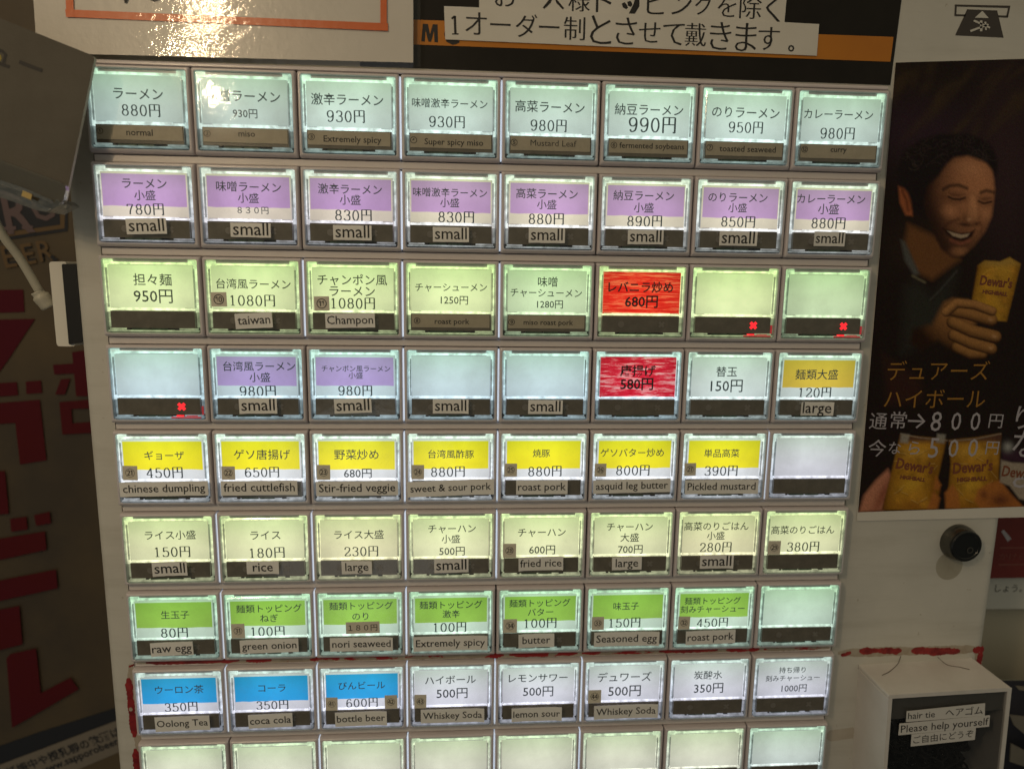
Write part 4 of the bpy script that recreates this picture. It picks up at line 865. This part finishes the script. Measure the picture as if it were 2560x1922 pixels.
# ------------------------------------------------------------------ hair tie box
D0 = -.50; A = at(2222, 1737, D0); Bx = at(2530, 1718, D0)
ud = np.array([Bx[0] - A[0], Bx[1] - A[1]]); wb = np.linalg.norm(ud); ang = math.atan2(ud[1], ud[0])
box = empty('hair_tie_box', (A[0], A[1], PW), 'white box with clear front holding free hair ties, fixed to the machine', 'box')
box.rotation_euler = (0, ang, 0)
boxw = mat('white_abs', (0.70, 0.67, 0.65), 0.4, (0.62, 0.59, 0.56), 40, 0.15, 900)
def bp(name, mb, smooth=False): o = mb.build(name, box, (0, 0, 0), smooth); return o
H = 2.6; fw = D0 - PW; T = .045
mb = MB()
mb.rect(-.0, 0, wb, T, fw, 0, boxw); mb.rect(0, T, T, H, fw, 0, boxw); mb.rect(wb - T, T, wb, H, fw, 0, boxw); mb.rect(T, T, wb - T, H, -.03, 0, boxw); mb.rect(T, H - T, wb - T, H, fw, -.03, boxw)
o = bp('box_shell', mb); bv = o.modifiers.new('b', 'BEVEL'); bv.width = .0006; bv.segments = 2; bv.limit_method = 'ANGLE'
mb = MB(); fcl = clear('clear_front', (0.72, 0.72, 0.72), 0.08, 1.0, 0.15, 0.04); mb.rect(T * .6, .035, wb - .03, H - .05, fw + .012, fw + .035, fcl); bp('clear_front', mb)
mb = MB(); gl = mat('grey_tape', (0.30, 0.29, 0.27), 0.35); mb.poly([(T, .05, fw + .05), (T, .34, fw + .05), (wb - T, .30, fw + .05), (wb - T, .05, fw + .05)], gl); bp('inner_lip', mb)
mb = MB()
def bl(px, py): q = at(px, py, D0); d = (q[0] - A[0], q[1] - A[1]); c, s = math.cos(ang), math.sin(ang); return d[0] * c + d[1] * s, -d[0] * s + d[1] * c
lblm = mat('label_paper', (0.66, 0.64, 0.62), 0.65)
for q, t_, x0, x1, y0, y1 in (([(2268, 1778), (2464, 1758), (2463, 1789), (2266, 1805)], 'hair tie　ヘアゴム', 2271, 2458, 1790, 1776), ([(2250, 1809), (2476, 1788), (2474, 1816), (2247, 1838)], 'Please help yourself', 2253, 2472, 1823, 1803), ([(2280, 1836), (2441, 1819), (2438, 1849), (2278, 1866)], 'ご自由にどうぞ', 2284, 2434, 1851, 1834)):
    mb = MB(); pts = [bl(*p) for p in q]; mb.slab(pts[::-1], fw + .006, fw + .010, lblm)
    a, b = bl(x0, y0), bl(x1, y1); put(mb, glyphs(t_, .002), a[0], b[0], (a[1] + b[1]) / 2, fw + .0045, inkm, -math.degrees(math.atan2(b[1] - a[1], b[0] - a[0])), 1, .32); bp('label_strip', mb)
# black elastic hair ties in the box: one heap
mb = MB(); hm_ = mat('black_elastic', (0.012, 0.011, 0.012), 0.6, (0.03, 0.028, 0.028), 900)
rnd = random.Random(8)
def torus(mb, c, R0, r0, tilt, m, n=16, k=5):
    ca, sa, cb, sb = math.cos(tilt[0]), math.sin(tilt[0]), math.cos(tilt[1]), math.sin(tilt[1]); vs = []; fs = []
    for i in range(n):
        a = i * 2 * math.pi / n; wob = 1 + .18 * math.sin(2 * a + tilt[0] * 5)
        for j in range(k):
            t = j * 2 * math.pi / k; x = (R0 * wob + r0 * math.cos(t)) * math.cos(a); y = (R0 + r0 * math.cos(t)) * math.sin(a); z = r0 * math.sin(t)
            y, z = y * ca - z * sa, y * sa + z * ca; x, z = x * cb - z * sb, x * sb + z * cb
            vs.append((c[0] + x, c[1] + y, c[2] + z)); fs.append((i * k + j, i * k + (j + 1) % k, ((i + 1) % n) * k + (j + 1) % k, ((i + 1) % n) * k + j))
    mb.mesh(vs, fs, m)
for i in range(260):
    x = rnd.uniform(.16, wb - .28); top_ = .34 + .10 * math.sin(x * 5) + .22 * max(0, x - .85)
    y = top_ + rnd.random() ** .7 * 1.1; torus(mb, (x, y, rnd.uniform(fw + .15, -.14)), rnd.uniform(.06, .10), rnd.uniform(.010, .016), (rnd.uniform(-1.4, 1.4), rnd.uniform(-1.2, 1.2)), hm_)
o = mb.build('hair_ties', None); o.location = W(A[0], A[1], PW); o.rotation_euler = (0, ang, 0)
tag(o, 'tangled heap of black elastic hair ties inside the white box', 'hair ties', None, 'stuff')
for f in o.data.polygons: f.use_smooth = True
def thread(name, pts, rad, m, parent=None, k=6, sub=8):
    """tube through (u,v,w) points"""
    P3 = []
    for i in range(len(pts) - 1):
        p0 = pts[max(i - 1, 0)]; p1 = pts[i]; p2_ = pts[i + 1]; p3 = pts[min(i + 2, len(pts) - 1)]
        for q in range(sub):
            t = q / sub; P3.append(tuple(0.5 * (2 * p1[j] + (p2_[j] - p0[j]) * t + (2 * p0[j] - 5 * p1[j] + 4 * p2_[j] - p3[j]) * t * t + (3 * p1[j] - p0[j] - 3 * p2_[j] + p3[j]) * t ** 3) for j in range(3)))
    P3.append(tuple(pts[-1])); vs = []; fs = []
    for i, p in enumerate(P3):
        d = Vector(P3[min(i + 1, len(P3) - 1)]) - Vector(P3[max(i - 1, 0)]); d.normalize(); a = d.orthogonal().normalized() if i == 0 else (a - d * a.dot(d)).normalized(); b = d.cross(a)
        rr = rad[i * (len(rad) - 1) // max(1, len(P3) - 1)] if isinstance(rad, (list, tuple)) else rad
        for j in range(k): t = j * 2 * math.pi / k; vs.append(tuple(Vector(p) + a * rr * math.cos(t) + b * rr * math.sin(t)))
    for i in range(len(P3) - 1):
        for j in range(k): fs.append((i * k + j, i * k + (j + 1) % k, (i + 1) * k + (j + 1) % k, (i + 1) * k + j))
    fs += [tuple(range(k))[::-1], tuple(range(len(vs) - k, len(vs)))]
    mb = MB(); mb.mesh(vs, fs, m); return mb
hairm = mat('hair', (0.10, 0.07, 0.05), 0.5)
def onbox(px, py):      # on the box lid
    best = None
    for i in range(60):
        w = PW + (D0 - PW) * i / 59; q = at(px, py, w); c, s = math.cos(ang), math.sin(ang); y = -(q[0] - A[0]) * s + (q[1] - A[1]) * c
        if best is None or abs(y) < best[0]: best = (abs(y), q, w)
    return (best[1][0], best[1][1] - .006, best[2])
for pts, lb in (([(2252, 1640), (2244, 1660), (2225, 1678), (2205, 1688)], 'curved stray hair lying on the left of the box lid'), ([(2344, 1643), (2368, 1662), (2400, 1668), (2424, 1674)], 'longer stray hair lying on the right of the box lid')):
    o = thread('hair_strand', [onbox(*p) for p in pts], .0035, hairm).build('hair_strand', None, smooth=True); tag(o, lb, 'hair')

# ------------------------------------------------------------------ menu card in an acrylic holder, upper left
wc = -.36
CO = (-4.6, -2.5, wc)
card = empty('menu_card', CO, 'grey-brown menu card with thick black strokes, tilted at the upper left', 'menu card')
cm = mat('grey_card', (0.105, 0.094, 0.076), 0.75, (0.088, 0.078, 0.062), 60, 0.15, 900)
mb = MB(); mb.slab(p2([(-260, -58), (226, 137), (233, 141), (236, 148), (160, 520), (140, 528), (-260, 370)], wc)[::-1], wc, wc + .035, cm, mat('card_edge', (0.42, 0.38, 0.30), .6)); o = mb.build('card_sheet', card, CO); o.location = (0, 0, 0)
mb = MB(); polypx(mb, [(48, 152), (51, 158), (106, 181), (105, 172)][::1], wc - .003, inkm); brush(mb, [(-30, 118), (5, 128), (14, 137), (9, 158)], wc - .003, inkm, [4, 4, 4, 4]); brush(mb, [(-40, 146), (-5, 158), (24, 168)], wc - .0035, inkm, [4, 4, 4])
brush(mb, [(48, 155), (105, 177)], wc - .004, inkm, [4.5, 4.5])
yl = mat('yellow_print', (0.30, 0.24, 0.03), 0.6); polypx(mb, [(-14, 132), (2, 138), (4, 148), (-2, 156), (-14, 150)][::-1], wc - .002, yl); o = mb.build('lettering', card, CO); o.location = (0, 0, 0)
HO = (-4.7, -2.0, wc - .1)
hold = empty('acrylic_holder', HO, 'clear acrylic holder gripping the lower edge of the grey menu card', 'holder')
mb = MB(); wf = wc - .16
mb.slab(p2([(-120, 356), (150, 455), (163, 465), (165, 476), (158, 500), (146, 512), (-120, 420)], wf)[::-1], wf, wf + .05, acry_m, acry_edge_m); o = mb.build('front_plate', hold, HO); o.location = (0, 0, 0)
mb = MB(); mb.slab(p2([(-120, 420), (140, 508), (152, 500), (166, 512), (126, 532), (100, 527), (-120, 448)], wf + .08)[::-1], wf + .02, wf + .30, acry_edge_m)
mb.slab(p2([(-120, 408), (60, 470), (130, 500), (128, 506), (-120, 420)], wf - .02)[::-1], wf - .03, wf + .0, acry_edge_m); o = mb.build('base_rail', hold, HO); o.location = (0, 0, 0)
mb = MB(); mb.slab(p2([(57, 477), (80, 486), (77, 500), (53, 490)], wf - .04)[::-1], wf - .04, wf - .033, mat('brass_sticker', (0.55, 0.40, 0.16), .35, metal=.6)); o = mb.build('gold_tab', hold, HO); o.location = (0, 0, 0)

# ------------------------------------------------------------------ white reader with cable at the left side
wr = .25; RO = (-4.6, -1.2, wr)
rd = empty('card_reader', RO, 'white and black slab device fixed to the left side of the machine', 'card reader')
whp = mat('white_plastic', (0.80, 0.77, 0.70), 0.35)
def rpoly(pts, r):       # rounded outline in px
    out = []
    n = len(pts)
    for i in range(n):
        p, a, b = np.array(pts[i], float), np.array(pts[i - 1], float), np.array(pts[(i + 1) % n], float)
        da = (a - p) / np.linalg.norm(a - p); db = (b - p) / np.linalg.norm(b - p)
        s0, s1 = p + da * r, p + db * r
        for k in range(5): t = k / 4; q = s0 * (1 - t) ** 2 + 2 * p * t * (1 - t) + s1 * t * t; out.append((q[0], q[1]))
    return out
mb = MB(); mb.slab(p2(rpoly([(122, 654), (166, 654), (188, 866), (142, 866)], 9), wr)[::-1], wr, wr + .55, whp); o = mb.build('white_case', rd, RO); o.location = (0, 0, 0); bv = o.modifiers.new('b', 'BEVEL'); bv.width = .0008; bv.segments = 3; bv.limit_method = 'ANGLE'
mb = MB(); mb.slab(p2(rpoly([(154, 660), (190, 660), (208, 856), (172, 862)], 5), wr - .02)[::-1], wr - .02, wr + .5, mat('matte_black', (0.008, 0.008, 0.009), 0.5)); o = mb.build('black_pad', rd, RO); o.location = (0, 0, 0)
cabm = mat('cable_white', (0.50, 0.47, 0.38), 0.45)
mb = thread('c', [(*at(-90, 440, -.2), -.2), (*at(-30, 520, -.05), -.05), (*at(8, 590, .05), .05), (*at(52, 650, .15), .15), (*at(98, 728, .25), .25)], .042, cabm, k=12)
o = empty('power_cable', (*at(50, 650, .15), .15), 'thick white cable running up left from the card reader', 'cable'); s = mb.build('cable', o, (*at(50, 650, .15), .15), True); s.location = (0, 0, 0)
a, b = (*at(92, 728, .25), .25), (*at(124, 768, .30), .30)
mb = thread('p', [a, tuple(np.array(a) * .6 + np.array(b) * .4), b], [.062, .082, .078, .070], cabm, k=14, sub=5); s = mb.build('plug', o, (*at(50, 650, .15), .15), True); s.location = (0, 0, 0)

# ------------------------------------------------------------------ beer poster on the wall behind, left
wp = 3.6; PO = (-6, 0, wp)
bpst = empty('beer_poster', PO, 'beige beer poster with dark red Japanese lettering, behind the machine on the left', 'poster')
def pq(pts, m, w, name=None):
    mb = MB(); polypx(mb, pts[::-1], w, m); return mb
bei = mat('poster_beige', (0.125, 0.090, 0.048), 0.42, (0.070, 0.054, 0.038), 9, .25, 40, spec=.5); mar = mat('maroon_print', (0.088, 0.006, 0.017), 0.5, (0.095, 0.008, 0.011), 8, spec=.2); nav = mat('navy_print', (0.016, 0.018, 0.026), 0.6)
mb = MB(); mb.slab(p2([(-700, -500), (420, -500), (420, 2500), (-700, 2500)], wp)[::-1], wp, wp + .02, bei); o = mb.build('poster_sheet', bpst, PO); o.location = (0, 0, 0)
mb = MB(); w = wp - .01
for q in ([(-60, 725), (58, 724), (61, 780), (-60, 784)], [(-60, 800), (88, 797), (20, 900), (-60, 1010)], [(-12, 958), (42, 955), (45, 988), (-10, 992)], [(64, 954), (102, 951), (105, 982), (66, 985)],
          [(-60, 1012), (99, 999), (116, 1150), (50, 1161), (38, 1057), (-60, 1064)], [(132, 912), (260, 904), (260, 930), (136, 936)], [(180, 880), (260, 870), (260, 990), (190, 990)], [(152, 948), (176, 946), (162, 986), (138, 986)],
          [(148, 1005), (260, 996), (260, 1020), (178, 1022), (181, 1058), (260, 1052), (260, 1080), (156, 1086)], [(-60, 1180), (12, 1177), (22, 1284), (-60, 1290)],
          [(25, 1297), (66, 1291), (69, 1323), (28, 1329)], [(85, 1287), (124, 1279), (127, 1308), (90, 1314)], [(-60, 1356), (112, 1328), (116, 1374), (-60, 1412)], [(-60, 1462), (140, 1423), (144, 1470), (-60, 1515)],
          [(-60, 1535), (48, 1514), (56, 1610), (-60, 1640)], [(16, 1645), (26, 1634), (90, 1620), (102, 1732), (176, 1693), (197, 1722), (80, 1790), (30, 1818)]):
    w -= .002; polypx(mb, q[::-1], w, mar)
w = wp - .01
o = mb.build('katakana_print', bpst, PO); o.location = (0, 0, 0)
mb = MB(); polypx(mb, [(-200, 1965), (-60, 1932), (100, 1872), (300, 1796), (300, 1765), (100, 1828), (-60, 1884), (-200, 1930)], w, nav)
cream = mat('cream_print', (0.22, 0.19, 0.155), 0.6); polypx(mb, [(-200, 2090), (300, 1878), (300, 1797), (100, 1873), (-60, 1933), (-200, 1966)], w - .002, cream); o = mb.build('footer_band', bpst, PO); o.location = (0, 0, 0)
mb = MB(); putpx(mb, glyphs('妊娠中や授乳期の飲酒は', .02), 18, 300, 1932, w - .006, nav, 0, 1, .36, 1826); putpx(mb, glyphs('www.sapporobeer', .02), 100, 296, 1930, w - .006, nav, 0, 1, .25, 1852); o = mb.build('footer_text', bpst, PO); o.location = (0, 0, 0)
mb = MB(); gdp = mat('ochre_print', (0.14, 0.085, 0.035), 0.6); pkp = mat('dusty_print', (0.14, 0.095, 0.10), 0.6)
polypx(mb, [(-60, 612), (-60, 440), (170, 440), (169, 578), (17, 600)][::1], w, nav); polypx(mb, [(-60, 604), (-60, 440), (165, 440), (161, 571), (17, 592)][::1], w - .003, gdp); polypx(mb, [(-60, 592), (-60, 440), (148, 440), (150, 562), (17, 580)][::1], w - .006, nav)
o = mb.build('logo_box', bpst, PO); o.location = (0, 0, 0)
mb = MB()
putpx(mb, glyphs('R', .018), 8, 78, 530, w - .014, pkp, 0, 1.25, .36, 524); putpx(mb, glyphs('O', .02), 78, 140, 520, w - .014, pkp, 0, 1.15, .36, 514)
# little serifs on the R
for q in ([(4, 568), (40, 566), (40, 575), (4, 577)], [(54, 566), (82, 564), (82, 572), (56, 574)]): polypx(mb, q[::-1], w - .016, pkp)
for k, (of, m) in enumerate(((.045, nav), (.012, gdp))):
    for ch, a, b, y in (('E', 6, 36, 642), ('E', 56, 84, 636), ('R', 94, 132, 628)): putpx(mb, glyphs(ch, of), a, b, y, w - .010 - .004 * k, m, 0, 1.1, .36, y - 5)
brush(mb, [(128, 640), (138, 650), (144, 646)], w - .02, nav, [5, 4, 2]); o = mb.build('logo_lettering', bpst, PO); o.location = (0, 0, 0)

# ------------------------------------------------------------------ beyond the right edge
wsg = 1.6; SO = (6.5, 1.5, wsg)
sg = empty('maroon_sign', SO, 'maroon sign with white handwriting, cut off at the right picture edge', 'sign')
mb = MB(); maro = mat('maroon_board', (0.20, 0.022, 0.018), 0.5, (0.15, 0.015, 0.012), 30); mb.slab(p2([(2430, 1200), (2760, 1195), (2760, 1440), (2430, 1446)], wsg)[::-1], wsg, wsg + .03, maro); o = mb.build('board', sg, SO); o.location = (0, 0, 0)
mb = MB(); brush(mb, [(2506, 1326), (2514, 1336), (2524, 1350)], wsg - .004, whitep, [4, 5, 6]); fw_ = mat('pink_line', (0.26, 0.08, 0.06), .5)
brush(mb, [(2500, 1369), (2700, 1367)], wsg - .003, fw_, [1.6, 1.6]); brush(mb, [(2496, 1411), (2700, 1409)], wsg - .003, fw_, [1.6, 1.6]); putpx(mb, glyphs('かけられ', .0), 2498, 2590, 1391, wsg - .004, fw_, 0, .8); o = mb.build('lettering', sg, SO); o.location = (0, 0, 0)
wn = 1.7; so = empty('paper_notice', (6.5, 2.2, wn), 'white paper notice under the maroon sign', 'notice')
mb = MB(); mb.slab(p2([(2430, 1440), (2760, 1438), (2760, 1520), (2430, 1522)], wn)[::-1], wn, wn + .01, mat('pale_paper', (0.62, 0.62, 0.58), .7)); o = mb.build('paper_sheet', so, (6.5, 2.2, wn)); o.location = (0, 0, 0)
mb = MB(); putpx(mb, glyphs('しょう。', .0), 2488, 2556, 1470, wn - .004, inkm, 0, 1); o = mb.build('lettering', so, (6.5, 2.2, wn)); o.location = (0, 0, 0)
# a fabric bag with pale stripes on a dark edge, low right
wg = 1.2; bgt = empty('striped_bag', (6.8, 4, wg), 'dark navy bag with pale diagonal stripes behind the white box', 'bag')
cl = mat('navy_cloth', (0.030, 0.030, 0.045), 0.85, (0.045, 0.043, 0.06), 60, .3, 800); st = mat('pale_stripe', (0.24, 0.21, 0.17), 0.85, (0.18, 0.16, 0.13), 40)
mb = MB(); vs = []; fs = []; nx, ny = 20, 30
for iy in range(ny + 1):
    for ix in range(nx + 1):
        x = 2380 + ix * 420 / nx; y = 1700 + iy * 500 / ny; w = wg + .12 * math.sin(ix * .7 + iy * .3) + .08 * math.sin(iy * .6); vs.append((*at(x, y, w), w))
for iy in range(ny):
    for ix in range(nx): k = iy * (nx + 1) + ix; fs.append((k, k + nx + 1, k + nx + 2, k + 1))
mb.mesh(vs, fs, cl); o = mb.build('bag_body', bgt, (6.8, 4, wg), True); o.location = (0, 0, 0)
mb = MB()
for q in ([(2525, 1787), (2640, 1800), (2640, 1835), (2565, 1838), (2535, 1812)], [(2528, 1858), (2620, 1905), (2640, 1940), (2590, 1925), (2525, 1903)], [(2540, 1715), (2640, 1722), (2640, 1735), (2548, 1724)]):
    mb.slab(p2(q, wg - .22)[::-1], wg - .22, wg - .20, st)
o = mb.build('stripe', bgt, (6.8, 4, wg)); o.location = (0, 0, 0)

# ------------------------------------------------------------------ the room behind
wallm = mat('wall_paint', (0.40, 0.37, 0.27), 0.8, (0.46, 0.42, 0.31), 5, .2, 60)
mb = MB(); mb.poly([(-40, -30, 6), (-40, 30, 6), (40, 30, 6), (40, -30, 6)], wallm); tag(mb.build('wall', None), kind='structure')
wd = mat('partition_paint', (0.46, 0.42, 0.33), 0.7, (0.50, 0.46, 0.36), 20)
mb = MB(); mb.slab(p2([(2400, 1100), (2900, 1100), (2900, 1700), (2400, 1697)], 1.9)[::-1], 1.9, 2.1, wd); tag(mb.build('partition', None), 'beige partition panel behind the machine at the right', 'partition')
